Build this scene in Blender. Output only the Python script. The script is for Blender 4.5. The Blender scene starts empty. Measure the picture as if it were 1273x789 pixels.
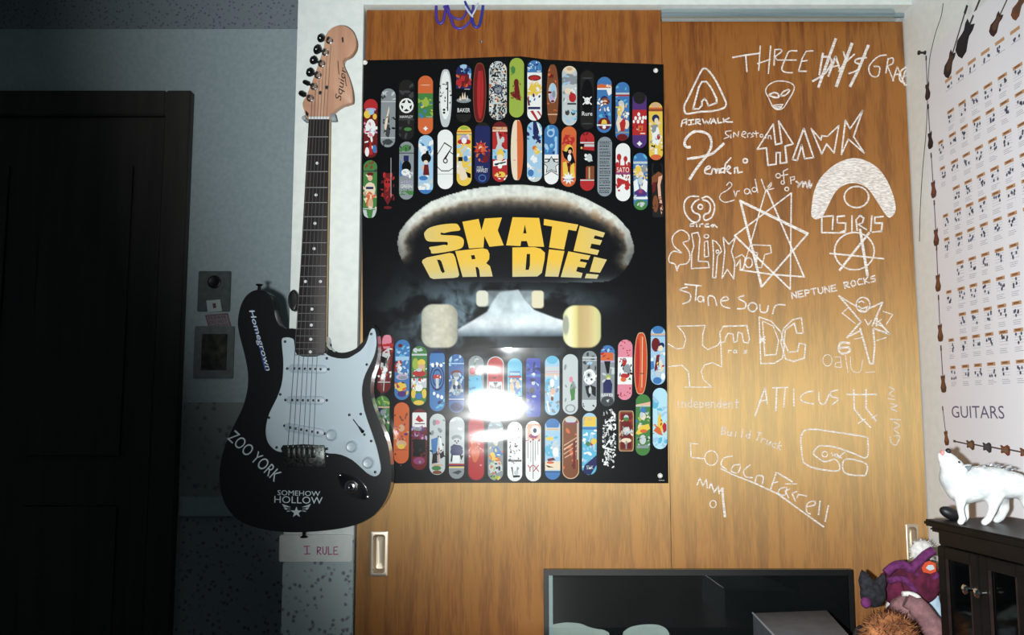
import bpy, bmesh, math, random
import numpy as np
from mathutils import Vector, Matrix, noise as mnoise

S = bpy.context.scene
COL = S.collection

# ------------------------------------------------------------------ camera
FPX = 1060.0; IW, IH = 1273.0, 789.0
PITCH = math.radians(6.0)
CAM = Vector((0.0, -1.71, 1.22))
cd = bpy.data.cameras.new('camera'); cam = bpy.data.objects.new('camera', cd); COL.objects.link(cam)
cd.sensor_width = 36.0; cd.lens = FPX / IW * 36.0; cd.clip_start = 0.02
cam.location = CAM; cam.rotation_euler = (math.pi/2 + PITCH, 0, 0)
S.camera = cam

# ------------------------------------------------------------------ world, flash, exposure
w = bpy.data.worlds.new('world'); S.world = w; w.use_nodes = True
w.node_tree.nodes['Background'].inputs[0].default_value = (0.55, 0.75, 0.85, 1)
w.node_tree.nodes['Background'].inputs[1].default_value = 0.042
S.view_settings.view_transform = 'Standard'; S.view_settings.look = 'None'
S.view_settings.gamma = 1.0; S.view_settings.use_curve_mapping = False
S.view_settings.exposure = 0.0

FLASH_E = 140.0
fd = bpy.data.lights.new('camera_flash', 'SPOT'); flash = bpy.data.objects.new('camera_flash', fd); COL.objects.link(flash)
fd.energy = FLASH_E; fd.color = (0.97, 1.0, 0.985); fd.spot_size = math.radians(73); fd.spot_blend = 0.85
fd.shadow_soft_size = 0.012
flash.location = CAM + Vector((-0.055, 0.02, -0.012))

# ------------------------------------------------------------------ helpers
def ray(x, y):
    a, b = (x - IW/2)/FPX, -(y - IH/2)/FPX
    c, s = math.cos(PITCH), math.sin(PITCH)
    return Vector((a, c - b*s, s + b*c))
def P(x, y, Y=0.0):            # photograph pixel -> point on the plane at depth Y
    r = ray(x, y); return CAM + r*((Y - CAM.y)/r.y)
def PX(x, y, X):               # photograph pixel -> point on the plane at X
    r = ray(x, y); return CAM + r*((X - CAM.x)/r.x)
def lin(c):
    v = c/255.0
    return v/12.92 if v <= 0.04045 else ((v+0.055)/1.055)**2.4
def rgb(c): return (lin(c[0]), lin(c[1]), lin(c[2]), 1.0)

_aim = P(1015, 470, 0.0) - flash.location
flash.rotation_mode = 'QUATERNION'
_z = (-_aim).normalized()
_x = Vector((1, 0, -1.0)); _x = (_x - _z*_x.dot(_z)).normalized()     # long axis of the beam
_y = _z.cross(_x)
flash.rotation_quaternion = Matrix((_x, _y, _z)).transposed().to_quaternion()
flash.scale = (2.3, 1.0, 1.0)

def mesh_obj(name, verts, faces, mat=None, parent=None, loc=None, smooth=False):
    m = bpy.data.meshes.new(name); m.from_pydata([tuple(v) for v in verts], [], faces); m.update()
    o = bpy.data.objects.new(name, m); COL.objects.link(o)
    if mat: m.materials.append(mat)
    if smooth: m.polygons.foreach_set('use_smooth', [True]*len(m.polygons)); 
    fin(o, parent, loc); return o
def fin(o, parent=None, loc=None):
    if loc is not None:
        o.data.transform(Matrix.Translation(-Vector(loc))); o.location = loc
    if parent:
        o.parent = parent
        o.location = o.location - world_loc(parent)
def world_loc(o):
    v = Vector(o.location)
    while o.parent: o = o.parent; v += o.location
    return v
def bm_obj(name, bm, mat=None, parent=None, loc=None, smooth=None):
    bmesh.ops.recalc_face_normals(bm, faces=bm.faces)
    m = bpy.data.meshes.new(name); bm.to_mesh(m); bm.free()
    o = bpy.data.objects.new(name, m); COL.objects.link(o)
    if mat: m.materials.append(mat)
    if smooth is not None:
        m.polygons.foreach_set('use_smooth', [True]*len(m.polygons)); m.set_sharp_from_angle(angle=math.radians(smooth))
    fin(o, parent, loc); return o
def thing(name, label, cat, loc=(0,0,0), group=None):
    o = bpy.data.objects.new(name, None); COL.objects.link(o); o.location = loc
    o.empty_display_size = 0.05
    return tag(o, label, cat, group)
def tag(o, label=None, cat=None, group=None, kind=None):
    if label: o['label'] = label
    if cat: o['category'] = cat
    if group: o['group'] = group
    if kind: o['kind'] = kind
    return o
def spline(pts, n=6, closed=True):
    out = []; N = len(pts); pts = [Vector(p) for p in pts]
    rng = range(N) if closed else range(N-1)
    for i in rng:
        if closed: a, b, c, d = pts[i-1], pts[i], pts[(i+1) % N], pts[(i+2) % N]
        else: a, b, c, d = pts[max(i-1,0)], pts[i], pts[i+1], pts[min(i+2,N-1)]
        for k in range(n):
            t = k/n
            out.append(0.5*((2*b) + (c-a)*t + (2*a-5*b+4*c-d)*t*t + (3*b-a-3*c+d)*t**3))
    if not closed: out.append(pts[-1])
    return out
def bm_prism(bm, pts, depth, bevel=0.0, seg=3, axis=Vector((0,1,0))):
    """closed outline of world points, extruded along axis"""
    f = [bm.verts.new(p) for p in pts]; b = [bm.verts.new(Vector(p)+axis*depth) for p in pts]
    n = len(pts)
    faces = [bm.faces.new(f), bm.faces.new(b[::-1])]
    for i in range(n): faces.append(bm.faces.new((f[i], b[i], b[(i+1)%n], f[(i+1)%n])))
    if bevel:
        es = [e for e in bm.edges if (e.verts[0] in f and e.verts[1] in f) or (e.verts[0] in b and e.verts[1] in b)]
        bmesh.ops.bevel(bm, geom=es, offset=bevel, segments=seg, affect='EDGES', profile=0.5, clamp_overlap=True)
    return bm
def prism(name, pxpts, Y, depth, mat, parent=None, bevel=0.0, seg=3, smooth=35, loc=None):
    bm = bmesh.new(); bm_prism(bm, [P(x, y, Y) for x, y in pxpts], depth, bevel, seg)
    return bm_obj(name, bm, mat, parent, loc, smooth)
def bm_box(bm, lo, hi, bevel=0.0, mtx=None):
    r = bmesh.ops.create_cube(bm, size=1.0); vs = r['verts']
    lo, hi = Vector(lo), Vector(hi)
    for v in vs: v.co = Vector(((lo.x+hi.x)/2 + v.co.x*(hi.x-lo.x), (lo.y+hi.y)/2 + v.co.y*(hi.y-lo.y), (lo.z+hi.z)/2 + v.co.z*(hi.z-lo.z)))
    if bevel:
        es = list({e for v in vs for e in v.link_edges})
        r2 = bmesh.ops.bevel(bm, geom=es, offset=bevel, segments=2, affect='EDGES')
        vs = list({v for v in vs if v.is_valid} | set(r2['verts']))
    if mtx is not None:
        bmesh.ops.transform(bm, matrix=mtx, verts=vs)
    return bm
def box(name, lo, hi, mat, parent=None, bevel=0.0, loc=None, mtx=None):
    bm = bmesh.new(); bm_box(bm, lo, hi, bevel, mtx)
    return bm_obj(name, bm, mat, parent, loc, 35)
def lathe(bm, c, axis, prof, n=24):
    """prof: (radius, offset along axis)"""
    axis = Vector(axis).normalized(); t = axis.orthogonal().normalized(); u = axis.cross(t)
    rings = []
    for r, h in prof:
        if r < 1e-7: rings.append([bm.verts.new(Vector(c)+axis*h)])
        else: rings.append([bm.verts.new(Vector(c)+axis*h+(t*math.cos(2*math.pi*k/n)+u*math.sin(2*math.pi*k/n))*r) for k in range(n)])
    for a, b in zip(rings, rings[1:]):
        for k in range(n):
            if len(a) == 1 and len(b) == 1: continue
            if len(a) == 1: bm.faces.new((a[0], b[k], b[(k+1)%n]))
            elif len(b) == 1: bm.faces.new((a[k], a[(k+1)%n], b[0]))
            else: bm.faces.new((a[k], a[(k+1)%n], b[(k+1)%n], b[k]))
    return bm
def lathe_obj(name, c, axis, prof, mat, parent=None, n=24, loc=None):
    return bm_obj(name, lathe(bmesh.new(), c, axis, prof, n), mat, parent, loc, 40)
def tube(bm, pts, r, n=8):
    pts = [Vector(p) for p in pts]; prev = None; rings = []
    rr = r if isinstance(r, (list, tuple)) else [r]*len(pts)
    for i, p in enumerate(pts):
        d = (pts[min(i+1,len(pts)-1)] - pts[max(i-1,0)]).normalized()
        t = d.orthogonal().normalized() if prev is None else (prev - d*prev.dot(d)).normalized()
        prev = t; u = d.cross(t)
        rings.append([bm.verts.new(p + (t*math.cos(2*math.pi*k/n)+u*math.sin(2*math.pi*k/n))*rr[i]) for k in range(n)])
    for a, b in zip(rings, rings[1:]):
        for k in range(n): bm.faces.new((a[k], a[(k+1)%n], b[(k+1)%n], b[k]))
    bm.faces.new(rings[0][::-1]); bm.faces.new(rings[-1]); return bm
def tube_obj(name, pts, r, mat, parent=None, n=8, loc=None):
    return bm_obj(name, tube(bmesh.new(), pts, r, n), mat, parent, loc, 50)
def text_polys(s, shear=0.0, spacing=1.0):
    """built-in font -> (verts2d, faces), text height about 1, origin at the centre"""
    c = bpy.data.curves.new('tmp_text', 'FONT'); c.body = s; c.size = 1.0; c.shear = shear; c.space_character = spacing
    c.align_x = 'CENTER'; c.align_y = 'CENTER'; c.resolution_u = 3
    o = bpy.data.objects.new('tmp_text', c); COL.objects.link(o)
    m = o.to_mesh(); v = [(p.co.x, p.co.y) for p in m.vertices]; f = [tuple(q.vertices) for q in m.polygons]
    o.to_mesh_clear(); bpy.data.objects.remove(o); bpy.data.curves.remove(c)
    # box-normalise
    xs = [a for a,_ in v]; ys = [b for _,b in v]
    x0,x1,y0,y1 = min(xs),max(xs),min(ys),max(ys)
    return [((a-x0)/(x1-x0)-0.5, (b-y0)/(y1-y0)-0.5) for a,b in v], f

# ------------------------------------------------------------------ materials
def mat(name, color, rough=0.5, metal=0.0, spec=0.5, coat=0.0):
    m = bpy.data.materials.new(name); m.use_nodes = True
    b = m.node_tree.nodes['Principled BSDF']
    b.inputs['Base Color'].default_value = rgb(color); b.inputs['Roughness'].default_value = rough
    b.inputs['Metallic'].default_value = metal; b.inputs['Specular IOR Level'].default_value = spec
    b.inputs['Coat Weight'].default_value = coat; b.inputs['Coat Roughness'].default_value = 0.06
    return m
def nt(m): return m.node_tree.nodes, m.node_tree.links, m.node_tree.nodes['Principled BSDF']
def noise_mat(name, c0, c1, scale=(20,20,20), detail=4, lo=0.35, hi=0.65, rough=0.6, bump=0.0, spec=0.3, bscale=1.0):
    m = mat(name, c0, rough, spec=spec); N, L, b = nt(m)
    tc = N.new('ShaderNodeTexCoord'); mp = N.new('ShaderNodeMapping'); mp.inputs['Scale'].default_value = scale
    nz = N.new('ShaderNodeTexNoise'); nz.inputs['Scale'].default_value = 1.0; nz.inputs['Detail'].default_value = detail
    cr = N.new('ShaderNodeValToRGB'); cr.color_ramp.elements[0].position = lo; cr.color_ramp.elements[1].position = hi
    cr.color_ramp.elements[0].color = rgb(c0); cr.color_ramp.elements[1].color = rgb(c1)
    L.new(tc.outputs['Object'], mp.inputs[0]); L.new(mp.outputs[0], nz.inputs['Vector'])
    L.new(nz.outputs['Fac'], cr.inputs[0]); L.new(cr.outputs[0], b.inputs['Base Color'])
    if bump:
        bp = N.new('ShaderNodeBump'); bp.inputs['Strength'].default_value = bump; bp.inputs['Distance'].default_value = 0.002*bscale
        L.new(nz.outputs['Fac'], bp.inputs['Height']); L.new(bp.outputs[0], b.inputs['Normal'])
    return m
def attr_mat(name, rough=0.5, spec=0.5, grain=0.0):
    m = mat(name, (128,128,128), rough, spec=spec); N, L, b = nt(m)
    a = N.new('ShaderNodeVertexColor'); a.layer_name = 'print'
    L.new(a.outputs[0], b.inputs['Base Color']); return m

def wood_mat(name, c0, c1, c2, rough=0.4, sheen=0.0):
    m = mat(name, c1, rough, spec=0.6); N, L, b = nt(m)
    tc = N.new('ShaderNodeTexCoord')
    mp = N.new('ShaderNodeMapping'); mp.inputs['Scale'].default_value = (48, 48, 3.4)
    n1 = N.new('ShaderNodeTexNoise'); n1.inputs['Scale'].default_value = 1.0; n1.inputs['Detail'].default_value = 6; n1.inputs['Distortion'].default_value = 0.6
    mp2 = N.new('ShaderNodeMapping'); mp2.inputs['Scale'].default_value = (330, 330, 26)
    n2 = N.new('ShaderNodeTexNoise'); n2.inputs['Scale'].default_value = 1.0; n2.inputs['Detail'].default_value = 3
    mx = N.new('ShaderNodeMath'); mx.operation = 'MULTIPLY_ADD'; mx.inputs[1].default_value = 0.75
    cr = N.new('ShaderNodeValToRGB'); e = cr.color_ramp.elements
    e[0].position = 0.60; e[0].color = rgb(c0); e[1].position = 1.16 - 0.2; e[1].color = rgb(c2)
    k = e.new(0.80); k.color = rgb(c1)
    L.new(tc.outputs['Object'], mp.inputs[0]); L.new(tc.outputs['Object'], mp2.inputs[0])
    L.new(mp.outputs[0], n1.inputs['Vector']); L.new(mp2.outputs[0], n2.inputs['Vector'])
    L.new(n2.outputs['Fac'], mx.inputs[0]); L.new(n1.outputs['Fac'], mx.inputs[2])
    L.new(mx.outputs[0], cr.inputs[0]); L.new(cr.outputs[0], b.inputs['Base Color'])
    if sheen:       # satin varnish over upright grain: a highlight stretched across the grain
        b.inputs['Specular IOR Level'].default_value = 0.2
        an = N.new('ShaderNodeBsdfAnisotropic'); an.inputs['Color'].default_value = (1.0, 0.88, 0.46, 1); an.inputs['Roughness'].default_value = 0.59; an.inputs['Anisotropy'].default_value = -0.55
        tv = N.new('ShaderNodeCombineXYZ'); tv.inputs[0].default_value = 1.0; L.new(tv.outputs[0], an.inputs['Tangent'])
        ms = N.new('ShaderNodeMixShader'); ms.inputs[0].default_value = sheen
        L.new(b.outputs[0], ms.inputs[1]); L.new(an.outputs[0], ms.inputs[2]); L.new(ms.outputs[0], N['Material Output'].inputs[0])
    return m

M = {}
M['wood'] = wood_mat('closet_wood', (108,47,12), (129,65,18), (154,89,30), 0.6, 0.20)
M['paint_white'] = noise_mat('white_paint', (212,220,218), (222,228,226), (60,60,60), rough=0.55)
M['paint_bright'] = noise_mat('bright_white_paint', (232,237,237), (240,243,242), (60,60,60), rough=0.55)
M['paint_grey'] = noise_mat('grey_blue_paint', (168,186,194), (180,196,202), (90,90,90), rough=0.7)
M['ceiling'] = mat('ceiling_paint', (205,205,200), 0.8)
M['carpet'] = noise_mat('carpet', (92,84,76), (120,110,98), (160,160,160), rough=0.95)
M['dark_door'] = noise_mat('dark_stained_door', (58,56,55), (68,66,64), (30,30,2), rough=0.5)
M['steel'] = noise_mat('aluminium_track', (140,158,164), (165,180,184), (4,40,60), rough=0.4)
M['steel'].node_tree.nodes['Principled BSDF'].inputs['Metallic'].default_value = 0.6
M['chrome'] = mat('chrome', (215,215,215), 0.16, 1.0)
M['brass'] = mat('aged_chrome', (222,208,188), 0.42, 0.9)
M['black_gloss'] = mat('black_lacquer', (20,21,23), 0.22, spec=0.5, coat=0.6)
M['pickguard'] = mat('white_plastic', (176,192,202), 0.45, spec=0.3)
M['cover'] = mat('pickup_plastic', (160,176,188), 0.4)
M['knobp'] = mat('knob_plastic', (172,188,198), 0.35)
M['rosewood'] = noise_mat('rosewood', (30,26,26), (46,38,36), (60,60,4), rough=0.5)
M['maple'] = noise_mat('maple', (172,128,104), (188,146,120), (50,50,3), rough=0.4)
M['amber'] = mat('amber_edge', (206,170,90), 0.4)
M['fret'] = mat('fret_wire', (170,170,172), 0.3, 0.9)
M['dot'] = mat('pearl_dot', (205,210,210), 0.4)
M['string'] = mat('steel_string', (132,140,148), 0.4, 0.7)
M['bridge'] = noise_mat('bridge_metal', (36,40,40), (84,88,86), (300,300,300), rough=0.3)
M['bridge'].node_tree.nodes['Principled BSDF'].inputs['Metallic'].default_value = 0.8
M['tuner'] = mat('tuner_metal', (60,62,66), 0.2, 0.9)
M['print_white'] = mat('white_decal', (200,214,222), 0.5)
M['print_blue'] = mat('blue_decal', (40,60,130), 0.5)
M['black_plastic'] = mat('black_plastic', (18,20,22), 0.4)
M['black_ink'] = mat('black_ink', (26,22,22), 0.6)
M['gray_rubber'] = mat('grey_rubber', (120,132,138), 0.6)
M['pin'] = mat('pin_white', (235,235,230), 0.3)
M['purple'] = mat('purple_cord', (70,52,150), 0.4)
M['cream_cord'] = mat('white_cord', (190,200,215), 0.4)
M['espresso'] = noise_mat('espresso_wood', (12,11,12), (19,17,17), (12,12,60), rough=0.42)
M['espresso_light'] = noise_mat('espresso_rail', (36,27,25), (44,33,31), (12,12,60), rough=0.42)
M['glass'] = mat('dark_glass', (10,12,14), 0.08, spec=0.5)
def glass_mat(name, alpha, tint, rough=0.05):
    m = bpy.data.materials.new(name); m.use_nodes = True; N = m.node_tree.nodes; L = m.node_tree.links
    N.remove(N['Principled BSDF']); out = N['Material Output']
    t = N.new('ShaderNodeBsdfTransparent'); t.inputs[0].default_value = rgb(tint)
    g = N.new('ShaderNodeBsdfGlossy'); g.inputs['Roughness'].default_value = rough
    mx = N.new('ShaderNodeMixShader'); mx.inputs[0].default_value = alpha
    L.new(t.outputs[0], mx.inputs[1]); L.new(g.outputs[0], mx.inputs[2]); L.new(mx.outputs[0], out.inputs[0]); return m
M['pane'] = glass_mat('cabinet_pane', 0.06, (215,220,222))
M['wolf'] = noise_mat('wolf_white', (196,202,206), (232,234,232), (60,60,60), rough=0.6, bump=0.4, bscale=1.2)
M['wolf_grey'] = mat('wolf_grey', (120,128,134), 0.6)
M['pink'] = mat('pink_mouth', (214,140,140), 0.5)
M['stone'] = mat('black_stone', (20,20,26), 0.5)
M['maroon'] = noise_mat('maroon_plush', (70,24,42), (102,33,62), (90,90,90), rough=0.95, bump=0.5)
M['violet'] = noise_mat('violet_plush', (84,34,80), (112,50,104), (120,120,120), rough=0.95, bump=0.5)
M['white_plush'] = noise_mat('white_plush', (205,205,205), (240,238,234), (120,120,120), rough=0.95, bump=0.6)
M['mauve'] = noise_mat('mauve_plush', (120,88,92), (148,108,110), (110,110,110), rough=0.95, bump=0.5)
M['black_plush'] = noise_mat('black_plush', (26,26,32), (48,48,54), (140,140,140), rough=0.95, bump=0.5)
M['fur'] = noise_mat('orange_fur', (112,66,40), (180,120,76), (60,60,60), rough=0.9)
M['pale_blue'] = noise_mat('pale_blue_cloth', (150,180,205), (190,212,228), (60,60,60), rough=0.9)
M['tag_red'] = mat('tag_red', (205,80,50), 0.4)
M['grey_case'] = noise_mat('grey_case', (74,82,90), (88,96,104), (40,40,40), rough=0.5)
M['case_edge'] = mat('case_edge', (150,165,178), 0.4)
M['dresser'] = wood_mat('dresser_wood', (60,36,22), (78,48,28), (92,58,36), 0.45)
M['thread'] = mat('black_thread', (40,40,44), 0.8)
M['frame_black'] = mat('frame_black', (12,13,15), 0.4)
M['ink_pink'] = mat('pink_marker', (176,78,128), 0.7)
M['poster'] = attr_mat('glossy_poster', 0.105, 0.32)
M['print'] = attr_mat('printed_paper', 0.55, 0.3)
def chalk_mat(name, alpha, col=(242,236,230)):
    m = mat(name, col, 0.9, spec=0.1); N, L, b = nt(m)
    tc = N.new('ShaderNodeTexCoord'); nz = N.new('ShaderNodeTexNoise'); nz.inputs['Scale'].default_value = 1; nz.inputs['Detail'].default_value = 3
    mp = N.new('ShaderNodeMapping'); mp.inputs['Rotation'].default_value = (0, math.radians(25), 0); mp.inputs['Scale'].default_value = (110, 110, 520)
    mr = N.new('ShaderNodeMapRange'); mr.inputs[1].default_value = 0.38; mr.inputs[2].default_value = 0.62
    mr.inputs[3].default_value = alpha*0.62; mr.inputs[4].default_value = min(1.0, alpha*1.25)
    L.new(tc.outputs['Object'], mp.inputs[0]); L.new(mp.outputs[0], nz.inputs['Vector']); L.new(nz.outputs['Fac'], mr.inputs[0]); L.new(mr.outputs[0], b.inputs['Alpha']); return m
M['chalk'] = chalk_mat('chalk', 0.9); M['chalk_mid'] = chalk_mat('chalk_worn', 0.76); M['chalk_faint'] = chalk_mat('chalk_faint', 0.58)
# floral wallpaper
def floral(name, base, c1, c2, scale=60):
    m = mat(name, base, 0.7, spec=0.2); N, L, b = nt(m)
    tc = N.new('ShaderNodeTexCoord'); vo = N.new('ShaderNodeTexVoronoi'); vo.inputs['Scale'].default_value = scale
    nz = N.new('ShaderNodeTexNoise'); nz.inputs['Scale'].default_value = scale*3.2; nz.inputs['Detail'].default_value = 2
    ad = N.new('ShaderNodeMath'); ad.operation = 'MULTIPLY_ADD'; ad.inputs[1].default_value = 0.5
    cr = N.new('ShaderNodeValToRGB'); e = cr.color_ramp.elements
    e[0].position = 0.42; e[0].color = rgb(c1); e[1].position = 0.60; e[1].color = rgb(base); k = e.new(0.5); k.color = rgb(c2)
    L.new(tc.outputs['Object'], vo.inputs['Vector']); L.new(tc.outputs['Object'], nz.inputs['Vector'])
    L.new(nz.outputs['Fac'], ad.inputs[0]); L.new(vo.outputs['Distance'], ad.inputs[2]); L.new(ad.outputs[0], cr.inputs[0]); L.new(cr.outputs[0], b.inputs['Base Color'])
    return m
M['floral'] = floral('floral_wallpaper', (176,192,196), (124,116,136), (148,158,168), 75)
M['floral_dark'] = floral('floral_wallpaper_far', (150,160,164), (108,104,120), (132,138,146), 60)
M['border'] = floral('border_paper', (150,158,158), (116,120,122), (134,140,142), 40)
M['border_top'] = floral('ceiling_border_paper', (138,150,158), (104,100,128), (124,132,144), 90)
# bump for the wrinkled poster: soft waves, and the lip of the fold below the printed truck
N, L, b = nt(M['poster'])
b.inputs['Coat Weight'].default_value = 0.14; b.inputs['Coat Roughness'].default_value = 0.32
PC = P(640, 340, -0.0012)
tc = N.new('ShaderNodeTexCoord'); mp = N.new('ShaderNodeMapping'); mp.inputs['Rotation'].default_value = (0, math.radians(14), 0); mp.inputs['Scale'].default_value = (1.7, 1.7, 6.0)
nz = N.new('ShaderNodeTexNoise'); nz.inputs['Scale'].default_value = 1.0; nz.inputs['Detail'].default_value = 2.5
bp = N.new('ShaderNodeBump'); bp.inputs['Strength'].default_value = 1.0; bp.inputs['Distance'].default_value = 0.010
L.new(tc.outputs['Object'], mp.inputs[0]); L.new(mp.outputs[0], nz.inputs['Vector']); L.new(nz.outputs['Fac'], bp.inputs['Height'])
sx = N.new('ShaderNodeSeparateXYZ'); L.new(tc.outputs['Object'], sx.inputs[0])
def mrange(sock, a, b_, c, d, smooth=False):
    r = N.new('ShaderNodeMapRange'); r.clamp = True
    if smooth: r.interpolation_type = 'SMOOTHSTEP'
    r.inputs['From Min'].default_value = a; r.inputs['From Max'].default_value = b_; r.inputs['To Min'].default_value = c; r.inputs['To Max'].default_value = d
    L.new(sock, r.inputs['Value']); return r.outputs[0]
def mth(op, a, b_):
    r = N.new('ShaderNodeMath'); r.operation = op
    for i, k in enumerate((a, b_)):
        if isinstance(k, (int, float)): r.inputs[i].default_value = k
        else: L.new(k, r.inputs[i])
    return r.outputs[0]
def lip(y0, y1, xa, xb, xs, hgt):
    z0, z1 = P(660, y0).z-PC.z, P(660, y1).z-PC.z
    h = mth('POWER', mrange(sx.outputs['Z'], z1, z0, 0, 1), 1.6)
    h = mth('MULTIPLY', h, mrange(sx.outputs['Z'], z0, z0+0.0012, 1, 0))
    m = mth('MULTIPLY', mrange(sx.outputs['X'], P(xa-xs, 440).x-PC.x, P(xa+xs, 440).x-PC.x, 0, 1, True), mrange(sx.outputs['X'], P(xb-.6, 440).x-PC.x, P(xb+.6, 440).x-PC.x, 1, 0))
    return mth('MULTIPLY', mth('MULTIPLY', h, m), hgt)
hh = mth('ADD', lip(432, 450, 622, 703, 16, 0.0011), lip(464, 474, 662, 700, 4, 0.0005))
bp2 = N.new('ShaderNodeBump'); bp2.inputs['Strength'].default_value = 1.0; bp2.inputs['Distance'].default_value = 1.0
L.new(hh, bp2.inputs['Height']); L.new(bp.outputs[0], bp2.inputs['Normal']); L.new(bp2.outputs[0], b.inputs['Normal'])

# ------------------------------------------------------------------ the setting
XL = P(446, 394).x                      # left edge of the closet opening
XW = P(1156, 506).x                     # right wall
XP = P(360, 394, -0.012).x              # left edge of the partition end
YF = 0.73                               # far wall of the alcove
ZC = 2.44
def structure(name, lo, hi, m, **k): return tag(box(name, lo, hi, m, **k), kind='structure')
structure('floor', (-2.2, -2.4, -0.05), (1.1, 0.9, 0.0), M['carpet'])
structure('ceiling', (-2.2, -2.4, ZC), (1.1, 0.9, ZC+0.05), M['ceiling'])
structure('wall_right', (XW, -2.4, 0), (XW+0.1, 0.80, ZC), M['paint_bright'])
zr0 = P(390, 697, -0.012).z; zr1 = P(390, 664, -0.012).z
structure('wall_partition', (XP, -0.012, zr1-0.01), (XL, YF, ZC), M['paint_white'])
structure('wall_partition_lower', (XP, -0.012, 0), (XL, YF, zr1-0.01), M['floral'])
xc0 = P(347.5, 680, -0.02).x
rail = structure('trim_partition', (XP-0.006, -0.022, zr0), (XL-0.001, -0.0125, zr1), M['paint_white'], bevel=0.002)
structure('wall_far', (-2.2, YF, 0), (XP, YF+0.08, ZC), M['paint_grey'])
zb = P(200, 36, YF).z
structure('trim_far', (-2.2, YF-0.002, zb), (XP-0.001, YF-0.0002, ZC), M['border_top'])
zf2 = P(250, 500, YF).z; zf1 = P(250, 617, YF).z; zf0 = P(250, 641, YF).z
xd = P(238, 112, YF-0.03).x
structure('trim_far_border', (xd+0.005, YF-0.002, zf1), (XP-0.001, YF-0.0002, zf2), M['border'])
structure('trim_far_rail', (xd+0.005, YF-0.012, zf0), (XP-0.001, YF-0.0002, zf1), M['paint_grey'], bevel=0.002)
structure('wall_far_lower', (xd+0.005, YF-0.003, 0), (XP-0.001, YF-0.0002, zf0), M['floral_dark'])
# dark door with its casing
zd = P(238, 112, YF-0.03).z
bm = bmesh.new()
bm_box(bm, (xd-0.075, YF-0.03, 0), (xd, YF-0.001, zd), 0.004); bm_box(bm, (xd-0.95, YF-0.03, 0), (xd-0.875, YF-0.001, zd), 0.004)
bm_box(bm, (xd-0.875, YF-0.03, zd-0.075), (xd-0.075, YF-0.001, zd), 0.004)
d3 = bm_obj('door_3', bm, M['dark_door'], smooth=35); tag(d3, kind='structure')
bm = bmesh.new()
bm_box(bm, (xd-0.872, YF-0.016, 0.01), (xd-0.078, YF-0.001, zd-0.078), 0.003)
for z0, z1 in ((0.18, 0.95), (1.08, zd-0.22)):
    for x0, x1 in ((xd-0.79, xd-0.52), (xd-0.43, xd-0.16)):
        bm_box(bm, (x0, YF-0.022, z0), (x1, YF-0.012, z1), 0.005)
bm_obj('door_panel', bm, M['dark_door'], d3, smooth=35)
lathe_obj('door_handle', (xd-0.82, YF-0.016, 1.0), (0,-1,0), [(0.026,0),(0.026,0.004),(0.009,0.008),(0.009,0.03),(0.026,0.04),(0.028,0.055),(0.018,0.066),(0,0.068)], M['tuner'], d3)

# closet: left door in front, right door behind, header, track
XS = P(827.5, 340).x                    # seam between the doors
ZT = P(640, 12.5, 0.0).z
YR = 0.030
def door_mesh(x0, x1, z0, z1, y0, y1, hole):
    hx0, hx1, hz0, hz1 = hole; bm = bmesh.new()
    bm_box(bm, (x0, y0, z0), (hx0, y1, z1)); bm_box(bm, (hx1, y0, z0), (x1, y1, z1))
    bm_box(bm, (hx0, y0, z0), (hx1, y1, hz0)); bm_box(bm, (hx0, y0, hz1), (hx1, y1, z1))
    return bm
def cup_pull(px, Y, parent, label):
    x0, y0, x1, y1 = px
    a, b_ = P(x0, y0, Y), P(x1, y1, Y); cx, cz = (a.x+b_.x)/2, (a.z+b_.z)/2; hw, hh = (b_.x-a.x)/2, (a.z-b_.z)/2
    bm = bmesh.new(); R = []
    def rr(hw, hh, r, y):
        out = []
        for sx, sz, a0 in ((1,1,0),(-1,1,90),(-1,-1,180),(1,-1,270)):
            for k in range(6):
                t = math.radians(a0 + k*18); out.append(bm.verts.new((cx+sx*(hw-r)+r*math.cos(t), y, cz+sz*(hh-r)+r*math.sin(t))))
        return out
    for fw, fh, r, y in ((1,1,.002,Y-.0005),(1,1,.002,Y-.003),(.94,.98,.002,Y-.0036),(.68,.86,.006,Y-.0036),(.62,.83,.006,Y-.001),(.60,.82,.006,Y+.004),(.54,.78,.005,Y+.010),(.42,.72,.004,Y+.0135),(.2,.5,.002,Y+.0148)):
        R.append(rr(hw*fw, hh*fh, r, y))
    for p, q in zip(R, R[1:]):
        n = len(p)
        for i in range(n): bm.faces.new((p[i], p[(i+1)%n], q[(i+1)%n], q[i]))
    bm.faces.new(R[-1])
    o = bm_obj('door_handle', bm, M['brass'], parent, (cx, Y, cz), 40); tag(o, label)
    return (cx-hw*.9, cx+hw*.9, cz-hh*.95, cz+hh*.95)
h1 = (460.5, 660, 482, 716); h2 = (1125, 651, 1143, 702)
def hole_of(px, Y):
    a, b_ = P(px[0], px[1], Y), P(px[2], px[3], Y); cx, cz = (a.x+b_.x)/2, (a.z+b_.z)/2; hw, hh = (b_.x-a.x)/2, (a.z-b_.z)/2
    return (cx-hw*.8, cx+hw*.8, cz-hh*.9, cz+hh*.9)
door1 = bm_obj('door_1', door_mesh(XL+0.004, XS, 0.02, ZT, 0.0, 0.022, hole_of(h1, 0)), M['wood']); tag(door1, 'left wooden sliding closet door, standing in front', kind='structure')
cup_pull(h1, 0.0, door1, 'tall chrome recessed finger pull on left closet door')
ZT2 = P(980, 27, YR).z
door2 = bm_obj('door_2', door_mesh(XS-0.05, XW-0.002, 0.02, ZT2, YR, YR+0.022, hole_of(h2, YR)), M['wood']); tag(door2, 'right wooden sliding closet door covered in chalk drawings', kind='structure')
cup_pull(h2, YR, door2, 'recessed finger pull on right closet door above the toys')
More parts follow.
